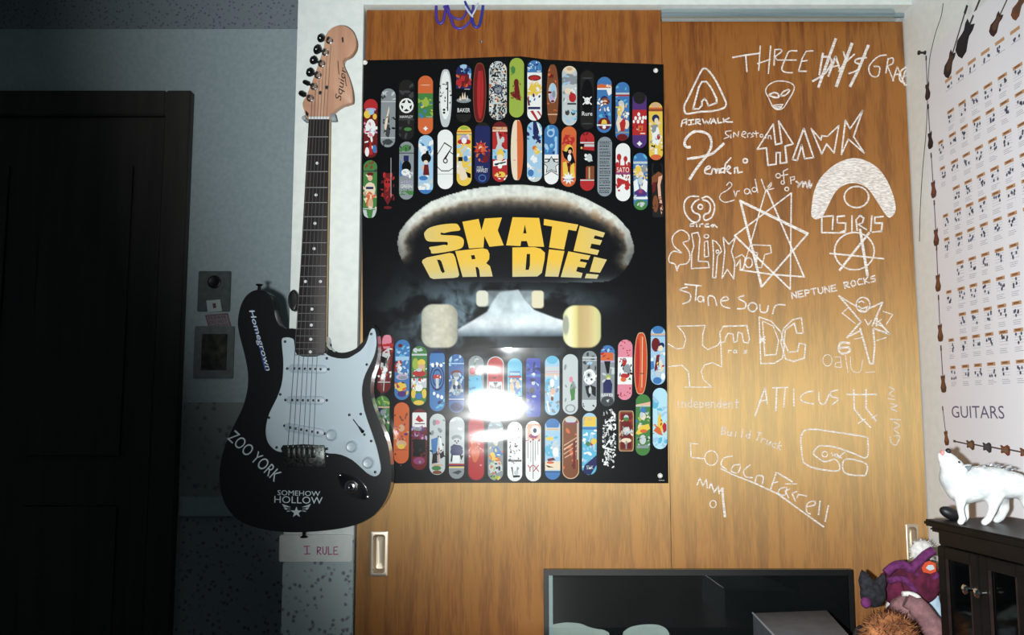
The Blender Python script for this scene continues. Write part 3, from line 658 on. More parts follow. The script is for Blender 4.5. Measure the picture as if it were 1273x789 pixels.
R2 = [
 (460.5,459.5,199,271,17,'G',"m Gat .02 .18 8 37 .35;b a .18 .2;m GE .22 .9 10 38 .45;e D 0 .24 .5 .03;e F 0 .31 .35 .05;p V -.6 .42 .6 .4 .8 .62 -.7 .62;e E 0 .5 .8 .12;r N -.6 .46 .5 .5;p O -.6 .6 .6 .6 .4 .72 0 .7 -.2 .8 -.5 .8;e T .1 .76 .4 .1;m EOT .55 .85 12 39 .3;b L .83 .845;p L -1 .86 -.5 .86 -.2 1 -.7 1;p L 1 .86 .5 .86 .3 1 .6 1;e G 0 .93 .4 .06"),
 (482,482,203,264,17,'K',"p D -.5 .2 .5 .2 .6 .7 0 .85 -.6 .7;e R 0 .4 .55 .1;e R -.5 .24 .2 .06;e R .5 .24 .2 .06;m RD .3 .75 16 40 .3;e K -.2 .38 .12 .025;e K .2 .38 .12 .025;e D 0 .9 .6 .03"),
 (505.5,505,176,248,18,'A',"e G 0 .11 .65 .06;m Ga .06 .16 8 41 .3;b a .19 .205;r N -.4 .24 .3 .34;p B -.9 .3 -.6 .4 -.6 .6 -.95 .6;e K 0 .44 .65 .11;e W -.1 .53 .6 .06;m WLV .5 .62 8 42 .3;t V AFRO 0 .70 .8 .03;t W GREEN 0 .77 .8 .03;b G .85 .92;m AG .86 .99 6 43 .3"),
 (529.5,529,168,241,18.5,'S',"m SWB .02 .3 14 44 .5;m W .1 .35 8 45 .5;e K .05 .39 .68 .085;e K .2 .3 .2 .04;e E 0 .46 .3 .035;p D -.2 .5 .35 .5 .5 .68 -.35 .68;e F -.4 .55 .15 .05;m WSL .7 .95 14 46 .55;e B -.3 .73 .6 .04;b B .93 1"),
 (553.5,553.5,161,235,19,'W',"p K -1 .4 -.1 .21 .84 .29 .84 .31 -.1 .235 -1 .425;p K .84 .29 .84 .31 0 .51 -.1 .49;p K .75 .31 .9 .3 .1 .49 -.2 .49;p K .5 .37 .5 .355 1 .4 1 .42;e K .02 .525 .32 .045;e W .02 .525 .19 .026;p K -1 .62 -.5 .685 .5 .685 1 .64 1 .655 .5 .70 -.5 .70 -1 .638;b L .74 .755"),
 (577,577,156,231,18.5,'Y',"e g 0 .04 .6 .03;b O .09 .11;b A .14 .16;m YE .17 .35 6 47 .35;e V 0 .22 .6 .06;e R -.4 .27 .5 .04;e R .4 .27 .5 .04;e W 0 .25 .35 .05;m WSLE .33 .6 20 48 .4;r K -.8 .52 -.2 .59;e B .2 .55 .3 .05;p E -1 .6 -.4 .64 .5 .8 .3 .9 -.4 .84 -1 .78;e E -.2 .85 .4 .06;p K .2 .76 .9 .8 .9 .87 .5 .86;m WLE .62 .75 6 49 .3;e Y 0 .96 .6 .03"),
 (600,599.5,152,228,19,'N',"b X 0 .06;s Y -.2 .42 1.0 9 .5;s O -.2 .42 .95 9 .6;e R -.2 .42 .55 .09;e O -.25 .42 .35 .06;e E -.25 .42 .2 .03;m RDO .4 .65 14 50 .3;e D .4 .6 .4 .06;t L MIKE -.3 .735 .4 .018;t W HAWLEY 0 .785 .72 .033;e B 0 .91 .5 .06;e N 0 .91 .4 .045"),
 (621.5,621.5,151,226,18.5,'R',"b D 0 .09;b T .09 .13;m TO .09 .13 6 51 .2;b E .14 .165;m RD .18 .45 8 52 .3;p L -.5 .18 -.3 .17 0 .3 .25 .26 .4 .28 .2 .4 .6 .46 -.6 .46 -.3 .36;e L .4 .3 .2 .05;b S .46 .62;m CSB .47 .62 8 53 .35;e Y .05 .55 .5 .1;e E 0 .6 .45 .06;p W -.9 .66 -.5 .64 .3 .66 .9 .62 .9 .72 -.9 .74;p K -.8 .7 .8 .66 .8 .68 -.6 .73;r R -1 .78 1 .83;e W 0 .74 .3 .04;e Y .1 .88 .7 .05;m EYRW .84 .96 10 54 .3"),
 (643,642.5,149,224,15.5,'E',"p O -.05 0 .6 .03 1 .2 1 .8 .6 .97 .1 1;m O .05 .95 20 55 .12;p E -.9 0 -.1 0 -.05 .99 -.9 .99;r I -.6 .66 -.2 .675",1),
 (664.5,664.5,151,226,18.5,'S',"p N -.2 0 .2 0 .7 .15 .9 .4 .1 .28 -.2 .2;m NBSC .02 .35 18 56 .4;m WSL .35 .98 30 57 .45;p Y -.2 .44 .1 .38 .5 .46 .8 .5 .4 .55 0 .52;e O .0 .44 .3 .04;m YE .42 .54 5 58 .25;e B -.5 .85 .4 .06;p W .3 .03 .6 .05 1 .2 .8 .25;b L .96 1"),
 (685.5,685.5,155,229,17.5,'B',"m SCB .04 .45 16 59 .4;e S -.1 .14 .55 .07;e B -.1 .14 .35 .04;e N .3 .47 .15 .02;r S .5 .2 .8 .5;r W -1 .5 1 1;r K -.95 .57 .95 .59;r K -.95 .62 -.35 .635;r K .35 .62 .95 .635;p K -.35 .58 -.25 .58 -.55 .64 -.7 .64;p K .35 .58 .25 .58 .55 .64 .7 .64;s K 0 .68 1.35 5 .5;s L 0 .68 1.15 5 .5;p W -1 1 -1 .88 -.3 .8 0 .77 .3 .8 1 .88 1 1;p K -.95 .84 0 .77 .95 .84 .95 .855 0 .785 -.95 .855"),
 (707.5,706.5,157,232,18.5,'O',"e R 0 .22 .8 .08;m RO .15 .3 10 60 .3;m OY .3 .75 12 61 .4;e Y 0 .4 .6 .1;p K -.9 .4 -.3 .42 .1 .36 .5 .44 .9 .6 .6 .66 .1 .6 -.6 .52;e K .2 .4 .35 .06;e F .15 .42 .22 .035;e W .1 .52 .25 .06;r D -.2 .6 .3 .66;p Y -.8 .6 -.3 .58 0 .8 -.7 .85;p Y .3 .65 .7 .6 .9 .85 .2 .85;r K -.05 .62 .15 .82;s W 0 .86 .9 9 .5;t P hook 0 .875 .7 .02"),
 (730,730,164,237,17.5,'R',"m RD .02 .2 6 62 .3;b L .17 .195;r R -1 .2 1 .3;p L -.4 .21 1 .21 1 .25 -.4 .25;p K -1 .2 -.4 .2 -.6 .3 1 .32 1 .6 -1 .6;e Y -.8 .27 .15 .02;e L .3 .44 .4 .07;e W -.2 .4 .2 .03;m WLA .38 .5 6 63 .22;r K -1 .58 -.2 .8;r t -.1 .58 1 .82;r T .2 .6 .4 .8;b L .81 .83;e R 0 .93 .6 .05"),
 (752,751.5,170,244,18,(128,138,146),"l a .06 .96 22 64;l X .07 .95 16 65;m A .1 .9 8 165 .25"),
 (774.5,774.5,178,250,18,'W',"e R -.55 .24 .32 .06;e R .35 .27 .28 .05;r R -.6 .26 -.35 .4;r R .2 .28 .4 .4;e R -.8 .36 .2 .04;e R .8 .36 .2 .04;b R .38 .52;m RD .36 .68 14 66 .25;t W SATO 0 .46 .85 .045;b M .5 .54;p R -.9 .62 -.5 .6 .3 .64 .8 .66 .9 .78 .5 .82 .2 .7 -.2 .72 -.7 .78;m R .6 .8 10 67 .22;p W -.5 .82 -.1 .7 .3 .82;r R -.7 .8 -.4 .83"),
 (796,796.5,190,261,17.5,'B',"m BC .02 .12 5 68 .4;b L .15 .19;m LESA .18 .7 16 69 .4;e Y -.3 .32 .55 .09;e E .1 .38 .35 .06;m YTE .25 .45 10 70 .28;e A .5 .3 .35 .05;p W -1 .5 -.5 .45 -.2 .62 -.6 .72 -.9 .68;p W 1 .5 .5 .45 .2 .62 .6 .72 .9 .68;e L 0 .5 .3 .06;p P -.9 .68 -.2 .63 .4 .64 .9 .7 .8 .75 -.8 .76;e M 0 .67 .3 .04;b W .77 .81;m WL .74 .82 5 71 .3;e G 0 .92 .9 .1;e L .1 .9 .4 .04;m GLg .84 .97 8 72 .25"),
 (817,818,203,270,14,'X',"e K 0 .1 .8 .12;p t -1 .25 .2 .15 .9 .2 .9 .3 .3 .28 -.3 .36 -1 .4;p F .2 .25 .9 .22 .5 .4 .6 .6 .9 .85 .6 .95 .1 .6 0 .4;p D -.9 .36 -.3 .34 -.4 .5 -.9 .55;m tXD .6 .9 14 73 .35;e t -.4 .75 .5 .16;m X .6 .9 8 74 .25",2)]
R3 = [
 (481.5,476.5,416,488,17,'D',"e I 0 .12 .7 .14;b R .15 .2;m IRE .02 .3 8 75 .3;p L -.5 .3 .4 .22 .6 .36 .1 .5 .2 .7 0 .85 -.2 .7 -.7 .55;p K -.7 .36 .1 .4 .3 .36 .2 .5 -.6 .48;m LKWR .3 .72 18 76 .3;r L -.9 .81 .9 .825;r L -.05 .75 .07 .97"),
 (500.5,499.5,422,497,18.5,'B',"m BSC .04 .35 22 77 .3;e D -.3 .1 .3 .03;r S -.9 .28 .9 .34;p R -1 .37 -.2 .34 0 .4 -.7 .55 -1 .52;e L -.2 .5 .5 .08;e B .1 .48 .5 .07;e W -.3 .48 .25 .04;m WNSE .36 .58 16 78 .25;e V 0 .62 .85 .05;e A .1 .63 .6 .03;e Y -.1 .78 .7 .08;m YOMD .7 .9 16 79 .3;e P 0 .9 .6 .05;b B .95 1"),
 (521.5,520.5,430,504,19,'G',"e L 0 .06 .5 .03;m GL .02 .14 8 80 .3;b L .13 .16;r G -1 .2 1 .4;e g -.5 .3 .4 .1;e Y .3 .28 .5 .06;e T .3 .35 .5 .05;m RYW .38 .5 12 81 .3;e R 0 .46 .9 .05;e L 0 .4 .4 .03;b a .51 .53;r L -1 .54 1 .7;p R -.4 .54 .6 .54 .1 .62;e W 0 .7 .5 .06;m WSRY .55 .8 14 82 .3;e Y -.7 .8 .3 .08;e Y .7 .8 .3 .08;e B 0 .84 .5 .05;e Y 0 .95 .7 .04"),
 (543.5,543.5,435,511,19,'B',"b N 0 .05;e N 0 .45 .95 .22;e B 0 .45 .8 .185;e N 0 .45 .65 .15;e B 0 .45 .52 .12;m WS .21 .28 7 83 .2;e W -.6 .24 .2 .03;e W 0 .23 .2 .03;e W .5 .25 .2 .03;e R 0 .44 .55 .045;p L -.2 .46 .2 .46 .2 .62 -.15 .63;m W .42 .45 3 84 .14;e W -.4 .71 .18 .03;e W .1 .75 .2 .035;e W .6 .77 .2 .035;m BNC .8 .98 8 85 .4"),
 (567.5,567.5,440,513,19,(52,92,150),"m BSN .02 .2 8 86 .35;b S .15 .17;e D 0 .32 .7 .05;e L 0 .38 .35 .06;e A 0 .35 .5 .04;p A -.5 .46 .5 .46 .9 .62 .3 .7 -.3 .7 -.9 .62;m ALS .34 .72 24 87 .26;e W 0 .5 .2 .04;e N -.3 .56 .2 .04;e N .3 .56 .2 .04;r L -.9 .6 -.5 .64;r L .5 .6 .9 .64;b L .76 .775;b P .78 .79;e N 0 .9 .8 .08"),
 (592,592,442,515,19,'A',"m GAL .02 .2 10 88 .35;e R -.5 .26 .4 .06;e D .2 .22 .4 .04;e E .2 .28 .3 .05;e L .5 .3 .3 .04;p C -.9 .36 .6 .34 .8 .5 1 .6 .4 .7 -.3 .76 -.9 .7;m CB .36 .7 10 89 .3;p W -.8 .74 .6 .62 .9 .64 .3 .78 -.5 .8;e K 0 .79 .9 .012;m ELT .8 .95 10 90 .35;p E -.5 .8 0 .8 -.1 .98 -.5 .98"),
 (616,616,444,518,19,'R',"m RD .1 .35 6 91 .25;r L -.85 .41 .85 .62;p K -.3 .42 .3 .42 .08 .5 .08 .53 .3 .6 -.3 .6 -.08 .53 -.08 .5;p K -.75 .46 -.08 .5 .08 .5 .75 .46 .75 .56 .08 .525 -.08 .525 -.75 .56;r E -.6 .67 .6 .71;b I .73 .88;m IW .75 .98 6 92 .4",0,'L'),
 (640,640,445,518,18,'C',"r B -.75 .22 .75 .62;r S -.7 .25 .7 .29;r R -.9 .3 .9 .33;e T -.4 .5 .3 .1;e T .4 .45 .3 .08;m TESA .34 .62 14 93 .3;b N .64 .66;m CSL .7 .98 8 94 .4"),
 (663,663,445,518,18,(60,72,160),"m NB .05 .3 8 95 .4;b B .28 .32;e L 0 .42 .25 .04;e N -.1 .37 .4 .03;p S .2 .4 .8 .45 .7 .48;e a -.2 .55 .35 .06;m aN .48 .62 6 96 .25;e L .1 .65 .3 .02;m NBA .7 .98 6 97 .4",2),
 (686.5,686.5,442,516,18,'S',"e C 0 .06 .8 .08;b L .18 .36;r I -.9 .26 .9 .27;b F .3 .32;e C -.5 .5 .5 .12;m WLA .36 .7 18 98 .35;e W 0 .46 .3 .07;e F .1 .6 .3 .06;e t 0 .72 .2 .04;m CAS .74 .98 10 99 .4;p W -.8 .76 -.6 .76 -.3 .95 -.5 .95"),
 (709,709,440,515,19,'L',"m LA .04 .3 6 100 .5;p G .1 .5 .5 .45 .6 .75 .1 .78;e G .3 .6 .35 .12;e I .1 .42 .25 .05;m LGA .5 .8 8 101 .3;e A 0 .9 .7 .07;e L 0 .9 .5 .05"),
 (733,732.5,436,511,18,'A',"m aAS .04 .3 10 102 .35;b L .1 .125;b L .15 .165;e W 0 .43 .85 .13;e L -.1 .4 .45 .06;m AaW .35 .5 8 103 .22;e a -.1 .4 .2 .03;p K -.6 .58 0 .57 .2 .74 -.1 .78 -.4 .7;p K .1 .56 .9 .6 .9 .76 .4 .72;e L .1 .65 .2 .06;b L .81 1;m aP .86 .95 4 104 .2"),
 (755.5,755,429,505,17.5,'A',"b B 0 .14;m BSP .02 .12 8 105 .3;r O -.85 .12 .8 .25;m OR .13 .25 8 106 .3;r V -1 .25 1 .28;m AL .3 .6 8 107 .4;p K -.5 .26 .4 .26 .2 .46 -.1 .46;e g .1 .52 .35 .04;e E .15 .55 .25 .03;p N -.6 .62 -.2 .56 .4 .56 .7 .64 .6 .78 -.6 .78;t W BAKER 0 .815 .85 .025;e a 0 .92 .9 .09;p L -.2 .9 .3 .88 .1 .94"),
 (777.5,776.5,422,497,18,'I',"m RI .02 .28 26 108 .18;m RDI .7 .98 26 109 .18;b W .29 .74;e R -.1 .38 .35 .08;e K -.1 .47 .25 .05;e A .3 .5 .5 .1;m RKWA .32 .6 18 110 .24;e R 0 .6 .6 .04;e O -.2 .66 .4 .04;p G .4 .66 .7 .62 .9 .67;b I .74 .78"),
 (797,796,414,489,15,(190,74,42),"r O -.1 .04 .2 .96;r D -.6 .1 -.5 .9;r E .2 .06 .3 .9;e R -.5 .5 .3 .4;r O .0 .08 .2 .92;r a -.1 .66 .6 .675",1,'T'),
 (818,818,405,478,18,'S',"e B 0 .05 .8 .09;b T .13 .16;b B .165 .175;e D -.3 .32 .6 .12;m LWS .2 .85 18 111 .4;e D -.4 .32 .5 .11;e N .5 .33 .4 .05;e E .4 .38 .3 .05;p D -.2 .5 .2 .48 .1 .68 -.4 .78 -.5 .74;p E .4 .55 .8 .7 .6 .8 .2 .65;m RYE .45 .8 12 112 .22;p B -1 .6 -.6 .6 -.5 .72 -1 .75;e B -.1 .93 .6 .06;e W .7 .86 .3 .06")]
R4 = [
 (475.5,474.5,492,565,18,'G',"m Gg .02 .15 6 120 .35;b F .18 .2;e N -.3 .26 .5 .06;e A .1 .28 .4 .05;m NAGL .22 .5 12 121 .3;e E 0 .45 .4 .07;m EDP .45 .75 12 122 .3;e L .3 .7 .3 .12;e D 0 .5 .6 .02"),
 (499.5,498.5,500,576,19,'O',"m Ot .2 .3 6 123 .25;e T 0 .42 .4 .06;m TOM .35 .6 12 124 .25;e P .6 .52 .25 .02;e T 0 .68 .7 .06;e Y 0 .72 .5 .04;e t -.3 .6 .15 .015;e t .2 .6 .15 .015;r t -.8 .77 .8 .78;m DO .82 .92 5 125 .25;e O 0 .9 .6 .06"),
 (521.5,521,508,584,19.5,'D',"b D 0 .05;r W -.9 .06 .9 .3;p R -.5 .18 -.1 .1 .1 .14 .6 .2 0 .22;r D -.6 .235 .7 .25;e A 0 .33 .8 .03;m VMAP .3 .5 24 126 .28;r K -.8 .5 .8 .78;m KXD .5 .78 10 127 .35;e M 0 .85 .75 .06;e A .1 .87 .15 .02;e D 0 .96 .5 .03"),
 (544,543.5,514,590,19.5,'L',"e I -.1 .14 .4 .04;m LA .05 .3 8 128 .4;m LAa .3 .75 16 129 .3;p B -.8 .42 .1 .38 -.1 .62 -.7 .66;p W .2 .36 .5 .42 .7 .58 .3 .6;r O .1 .56 .2 .8;p K -.6 .66 0 .62 0 .8 -.7 .82;p K .3 .66 .8 .6 .9 .7 .4 .74;m KN .6 .82 8 130 .22;e T 0 .84 .8 .015;e G -.1 .89 .6 .04;e t 0 .96 .6 .03"),
 (568,567.5,518,595,19,'L',"m LW .02 .25 8 131 .5;e A 0 .34 .7 .05;e L 0 .4 .55 .06;e K -.2 .39 .1 .015;e K .2 .39 .1 .015;e D 0 .42 .12 .012;p N -.8 .48 -.4 .44 .5 .46 .8 .5 .6 .62 -.7 .62;e N 0 .56 .85 .08;r W -.5 .62 .4 .74;p K -.7 .62 -.5 .62 -.6 .72 -.8 .72;p K .4 .62 .9 .62 .6 .7;b R .755 .78;b N .78 .8;b Y .8 .82;b A .83 1;p a -.6 .9 .3 .86 .7 .88 .2 .93"),
 (592,592,518,596,19,'R',"m IR .2 .4 12 132 .35;p O -.7 .4 -.3 .3 -.3 .5 -.1 .36 0 .6 .2 .3 .3 .55 .5 .4 .4 .62 .1 .7 -.3 .75 -.6 .62;m OTI .35 .65 16 133 .2;m R .72 .98 8 134 .4;e I .6 .77 .15 .015",0,'D'),
 (616,616,522,597,19,'A',"m ASL .02 .3 8 135 .4;e L 0 .36 .3 .06;m LEA .3 .5 10 136 .3;p B -.4 .45 .3 .44 .8 .54 .4 .6 -.2 .62;e Y -.4 .6 .4 .07;e O .2 .66 .4 .05;m YOWB .5 .72 14 137 .28;e L 0 .78 .9 .1;m LKOg .7 .9 20 138 .24;e K .5 .8 .15 .04;e g 0 .95 .5 .03;m gYa .9 .99 6 139 .25"),
 (640,640,524,598,18.5,'W',"m K .1 .5 12 140 .12;m aKA .4 .66 16 141 .18;r a -.9 .64 .9 .67;m KA .62 .7 10 142 .12;p K -.5 .76 -.3 .76 -.2 .9 .7 .9 .7 .93 -.2 .94;p A .3 .75 .6 .78 .2 .86;e L .2 .86 .3 .04;r I .4 .24 .6 .28"),
 (663,663,523,598,19,'W',"r F -.8 .05 .9 .3;r O .2 .06 .4 .3;e M 0 .25 .6 .04;e W .25 .16 .62 .09;e N .2 .16 .25 .04;p W .6 .12 .8 .2 .4 .24;m R .3 .34 8 143 .2;r K -.75 .34 -.68 .62;r K -.35 .33 -.3 .68;r K -.06 .33 .02 .96;r K .24 .33 .3 .66;r K .58 .34 .64 .56;t R YX 0 .785 .8 .055;e W .3 .72 .2 .02"),
 (687,687,520,596,19,'S',"e B 0 .08 .9 .12;b L .15 .2;r T -.8 .165 .8 .19;m SLC .22 .6 16 144 .4;e Y -.4 .33 .5 .03;e C -.5 .52 .5 .1;e L .4 .48 .5 .12;m LSW .4 .66 10 145 .3;e W .4 .55 .4 .08;p D -.7 .66 .1 .64 .4 .68 -.6 .7;b E .7 .84;p K -.9 .76 .2 .8 -.6 .8;e O -.3 .72 .5 .02;b K .86 .875;b B .875 1"),
 (709.5,709.5,518,594,19,'t',"e L 0 .05 .75 .05;r M -.8 .09 .8 .11;m tDO .12 .9 16 146 .4;r L .82 .1 .95 .7;p T -.9 .46 .9 .32 .9 .335 -.9 .48;p F -.9 .52 .9 .38 .9 .4 -.9 .55;p T -.9 .6 .8 .46 .8 .475 -.9 .62;p F -.8 .66 .9 .54 .9 .555 -.8 .675;r D .3 .4 .6 .85;e t 0 .93 .8 .05",0,'T'),
 (733,732.5,513,590,18,'C',"e S 0 .04 .8 .06;r Y -.9 .06 .9 .22;m YT .08 .22 8 147 .25;r B -1 .23 1 .27;m CSLW .28 .8 30 148 .36;e R .3 .5 .2 .03;e G -.2 .5 .3 .04;e Y .6 .46 .4 .05;p N -1 .98 -.6 .84 1 .68 1 .84 .2 1;t L SLK .1 .88 .5 .03;m W .84 .93 4 149 .15"),
 (757.5,757,507,583,17,'K',"m WLWA .03 .97 90 150 .3;m KX .03 .97 70 151 .18;m W .2 .8 24 152 .26",2),
 (778.5,778.5,511,560,17,'t',"r D -.78 .05 .78 .95;m DRT .08 .6 12 153 .3;e L 0 .16 .35 .07;e G 0 .2 .4 .05;e L 0 .5 .55 .1;m LAE .4 .62 12 154 .28;e E 0 .74 .75 .06;m ETA .7 .82 8 155 .25;e D -.5 .9 .3 .04;e D .5 .9 .3 .04;r A -.1 .75 .1 .96",2,'T'),
 (799.5,799,490,566,18,'G',"e G 0 .1 .9 .14;p F -1 .17 1 .12 1 .18 -1 .2;b L .18 .2;m GgB .22 .45 10 156 .35;e B 0 .26 .4 .06;e E 0 .36 .4 .06;e L -.2 .34 .25 .05;e E -.3 .54 .4 .06;m LEG .3 .5 10 157 .25;p Y -1 .64 -.4 .52 .8 .48 1 .56 .2 .62 -.6 .66;e O .1 .6 .5 .03;e L 0 .74 .45 .08;m LAGK .68 .86 14 158 .24;r A -.8 .84 .8 .88;b G .9 1"),
 (820.5,820.5,482,558,18,(168,208,222),"e C -.7 .26 .5 .08;m CS .15 .45 10 159 .4;p Y -.3 .5 0 .38 .2 .52 .5 .6 .3 .72 -.1 .76 -.4 .7;p R .3 .62 .6 .56 .9 .6 .9 .7 .5 .74;p O -.9 .7 -.4 .62 0 .66 .4 .78 -.2 .76;m ORY .52 .76 14 160 .2;m CS .76 .95 10 161 .45")]
for row in (R1, R2, R3, R4):
    for d in row: deck(*d)
pr.poly([(485.6,196),(486.5,196),(486.5,245),(485.6,245)], (150,152,150), 30)
for i in range(9): pr.poly([(819+i*0.8,596.3),(819.5+i*0.8,596.3),(819.5+i*0.8,597.3),(819+i*0.8,597.3)], (170,170,170), 2)
skate = pr.build('wall_poster', M['poster'], loc=P(640, 340, YPO))
tag(skate, 'large glossy black poster with rows of skateboard decks and gold lettering SKATE OR DIE!', 'poster')
def pin(x, y, Y, label, group=None):
    c = P(x, y, Y)
    o = lathe_obj('push_pin', c, (0,-1,0), [(0.0008,-0.002),(0.0009,0.0004),(0.0042,0.0008),(0.0050,0.0018),(0.0036,0.0034),(0.0032,0.0052),(0.0026,0.0064),(0,0.0068)], M['pin'], n=16, loc=c)
    tag(o, label, 'push pin', group); return o
pin(454, 78, YPO, 'white push pin at the top left corner of the skateboard poster', 'push pins in the poster corners')
pin(815, 88, YPO, 'white push pin at the top right corner of the skateboard poster', 'push pins in the poster corners')
pin(820.5, 591, YPO, 'white push pin at the bottom right corner of the skateboard poster', 'push pins in the poster corners')

# ------------------------------------------------------------------ chalk on the right closet door
class Z:
    """strokes noted in an enlarged crop (ox, oy, scale) of the photograph"""
    def __init__(s, ox, oy, sc): s.o = (ox, oy, sc)
    def __call__(s, *pts): ox, oy, sc = s.o; return [(ox+x/sc, oy+y/sc) for x, y in pts]
Z1, Z2, Z3, Z4 = Z(825,70,4.931), Z(980,40,4.931), Z(825,225,4.931), Z(980,190,4.931)
Z5, Z6, Z7, Z8 = Z(825,340,4.931), Z(980,330,4.931), Z(825,490,4.931), Z(980,470,4.15)
Z9, Z10, CB, CC = Z(890,40,5.26), Z(880,200,4.638), Z(820,230,3.585), Z(820,440,3.585)
def ribbon(pts, wd, smooth=False, closed=False, wob=0):
    """stroke in pixel space -> list of (quad) strips"""
    p = [Vector((x, y)) for x, y in pts]
    if smooth: p = [Vector((v.x, v.y)) for v in spline([Vector((q.x, q.y, 0)) for q in p], 5, closed)]
    if closed: p = p + [p[0]]
    V = []; F = []
    def flush(seg):
        if len(seg) < 2: return
        i0 = len(V)
        for i, q in enumerate(seg):
            a = seg[max(i-1, 0)]; b = seg[min(i+1, len(seg)-1)]; d = (b-a)
            d = d.normalized() if d.length > 1e-6 else Vector((1, 0)); nrm = Vector((-d.y, d.x))
            ww = wd*(0.5 + 0.14*mnoise.noise(Vector((q.x*0.31, q.y*0.31, 3.7))))
            ext = d*(-wd*0.3 if i == 0 else (wd*0.3 if i == len(seg)-1 else 0))
            V.append(q+ext+nrm*ww); V.append(q+ext-nrm*ww)
        for i in range(len(seg)-1): F.append((i0+2*i, i0+2*i+1, i0+2*i+3, i0+2*i+2))
    seg = [p[0]]
    for i in range(1, len(p)):
        seg.append(p[i])
        if 0 < i < len(p)-1:
            a, b = (p[i]-p[i-1]), (p[i+1]-p[i])
            if a.length > 1e-6 and b.length > 1e-6 and a.normalized().dot(b.normalized()) < 0.45:
                flush(seg); seg = [p[i]]
    flush(seg); return V, F
chalk_n = 0
def chalk(label, strokes, m='chalk', wd=1.7, name='chalk_drawing', fills=()):
    """strokes: list of (points, options)"""
    global chalk_n
    V = []; F = []; chalk_n += 1; Yc = YR - 0.0006 - 0.00003*chalk_n
    for fl in fills:
        i0 = len(V); V += [P(x, y, Yc) for x, y in fl]; F.append(tuple(range(i0, i0+len(fl))))
    k = 0
    for s in strokes:
        pts, o = (s[0], s[1]) if isinstance(s, tuple) else (s, '')
        ww = wd
        for t in o.split():
            if t[0] == 'w': ww = float(t[1:])
        v, f = ribbon(pts, ww, 's' in o, 'c' in o); i0 = len(V); k += 1
        V += [P(q.x, q.y, Yc - 0.000004*k) for q in v]; F += [tuple(i0+i for i in g) for g in f]
    o = mesh_obj(name, V, F, M[m], door2); tag(o, label); return o
def circ(cx, cy, rx, ry=None): return ell(cx, cy, rx, ry or rx, 24)
# simple hand lettering on a unit cell (0..1, y down)
GL = {'A':[[(0,1),(.5,0),(1,1)],[(.2,.62),(.8,.62)]],'C':[[(1,.1),(.5,0),(.05,.4),(.2,.9),(1,.95)]],'E':[[(.95,0),(.1,.05),(.05,1),(1,.95)],[(.08,.5),(.8,.48)]],
 'I':[[(.5,0),(.5,1)],[(.15,0),(.85,0)],[(.15,1),(.85,1)]],'K':[[(.1,0),(.1,1)],[(.9,0),(.15,.55),(.95,1)]],'L':[[(.1,0),(.1,1),(.9,.95)]],'N':[[(.05,1),(.1,0),(.9,1),(.95,0)]],
 'O':[[(.5,0),(.05,.4),(.3,1),(.9,.8),(.9,.2),(.5,0)]],'P':[[(.1,1),(.1,0),(.9,.1),(.8,.5),(.1,.55)]],'R':[[(.1,1),(.1,0),(.85,.1),(.75,.45),(.1,.5),(.95,1)]],'S':[[(.95,.05),(.2,.1),(.15,.4),(.85,.55),(.8,.95),(.05,.95)]],
 'T':[[(0,.02),(1,0)],[(.5,0),(.5,1)]],'U':[[(.1,0),(.1,.8),(.5,1),(.9,.8),(.95,0)]],'W':[[(0,0),(.25,1),(.5,.3),(.75,1),(1,0)]],
 'B':[[(.1,1),(.1,0),(.8,.1),(.75,.42),(.1,.48)],[(.75,.45),(.9,.8),(.1,1)]],'i':[[(.5,.4),(.5,1)]],'l':[[(.5,0),(.5,1)]],'d':[[(.85,0),(.85,1)],[(.85,.55),(.3,.5),(.1,.8),(.5,1),(.85,.85)]],
 'u':[[(.1,.45),(.15,.9),(.6,1),(.85,.5)],[(.85,.45),(.9,1)]],'r':[[(.2,.45),(.2,1)],[(.2,.65),(.6,.45),(.9,.5)]],'c':[[(.9,.5),(.4,.45),(.1,.75),(.4,1),(.9,.95)]],'k':[[(.15,0),(.15,1)],[(.8,.4),(.2,.7),(.9,1)]],
 'n':[[(.1,.45),(.1,1)],[(.1,.6),(.5,.42),(.85,.6),(.9,1)]],'e':[[(.1,.72),(.9,.68),(.7,.42),(.2,.5),(.1,.85),(.5,1),(.95,.95)]],'p':[[(.15,.45),(.15,1.4)],[(.15,.5),(.8,.5),(.8,.9),(.15,.95)]],'t':[[(.5,.1),(.5,1),(.8,.98)],[(.15,.4),(.9,.38)]],
 'a':[[(.85,.5),(.4,.42),(.1,.75),(.4,1),(.85,.8)],[(.88,.45),(.92,1)]],'s':[[(.85,.45),(.3,.5),(.3,.68),(.8,.75),(.6,1),(.1,.97)]],'o':[[(.5,.42),(.1,.7),(.4,1),(.9,.75),(.5,.42)]],
 'v':[[(.1,.45),(.5,1),(.9,.45)]],'m':[[(.05,.45),(.05,1)],[(.05,.6),(.3,.42),(.5,.6),(.5,1)],[(.5,.6),(.75,.42),(.95,.6),(.95,1)]]}
def write(s, x0, y0, x1, y1, h, fill=0.8):
    """letters standing on the line (x0,y0)-(x1,y1), pixel height h"""
    n = len(s); out = []; d = Vector((x1-x0, y1-y0)); L = d.length; e = d/L; up = Vector((-e.y, e.x))   # y down
    cw = L/n
    for i, ch in enumerate(s):
        if ch not in GL: continue
        for st in GL[ch]:
            out.append([( (Vector((x0, y0)) + e*(i*cw + q[0]*cw*fill) - up*(h*(1-q[1]))).to_tuple()) for q in st])
    return out
def sm_(l, o='s'): return [(s, o) for s in l]

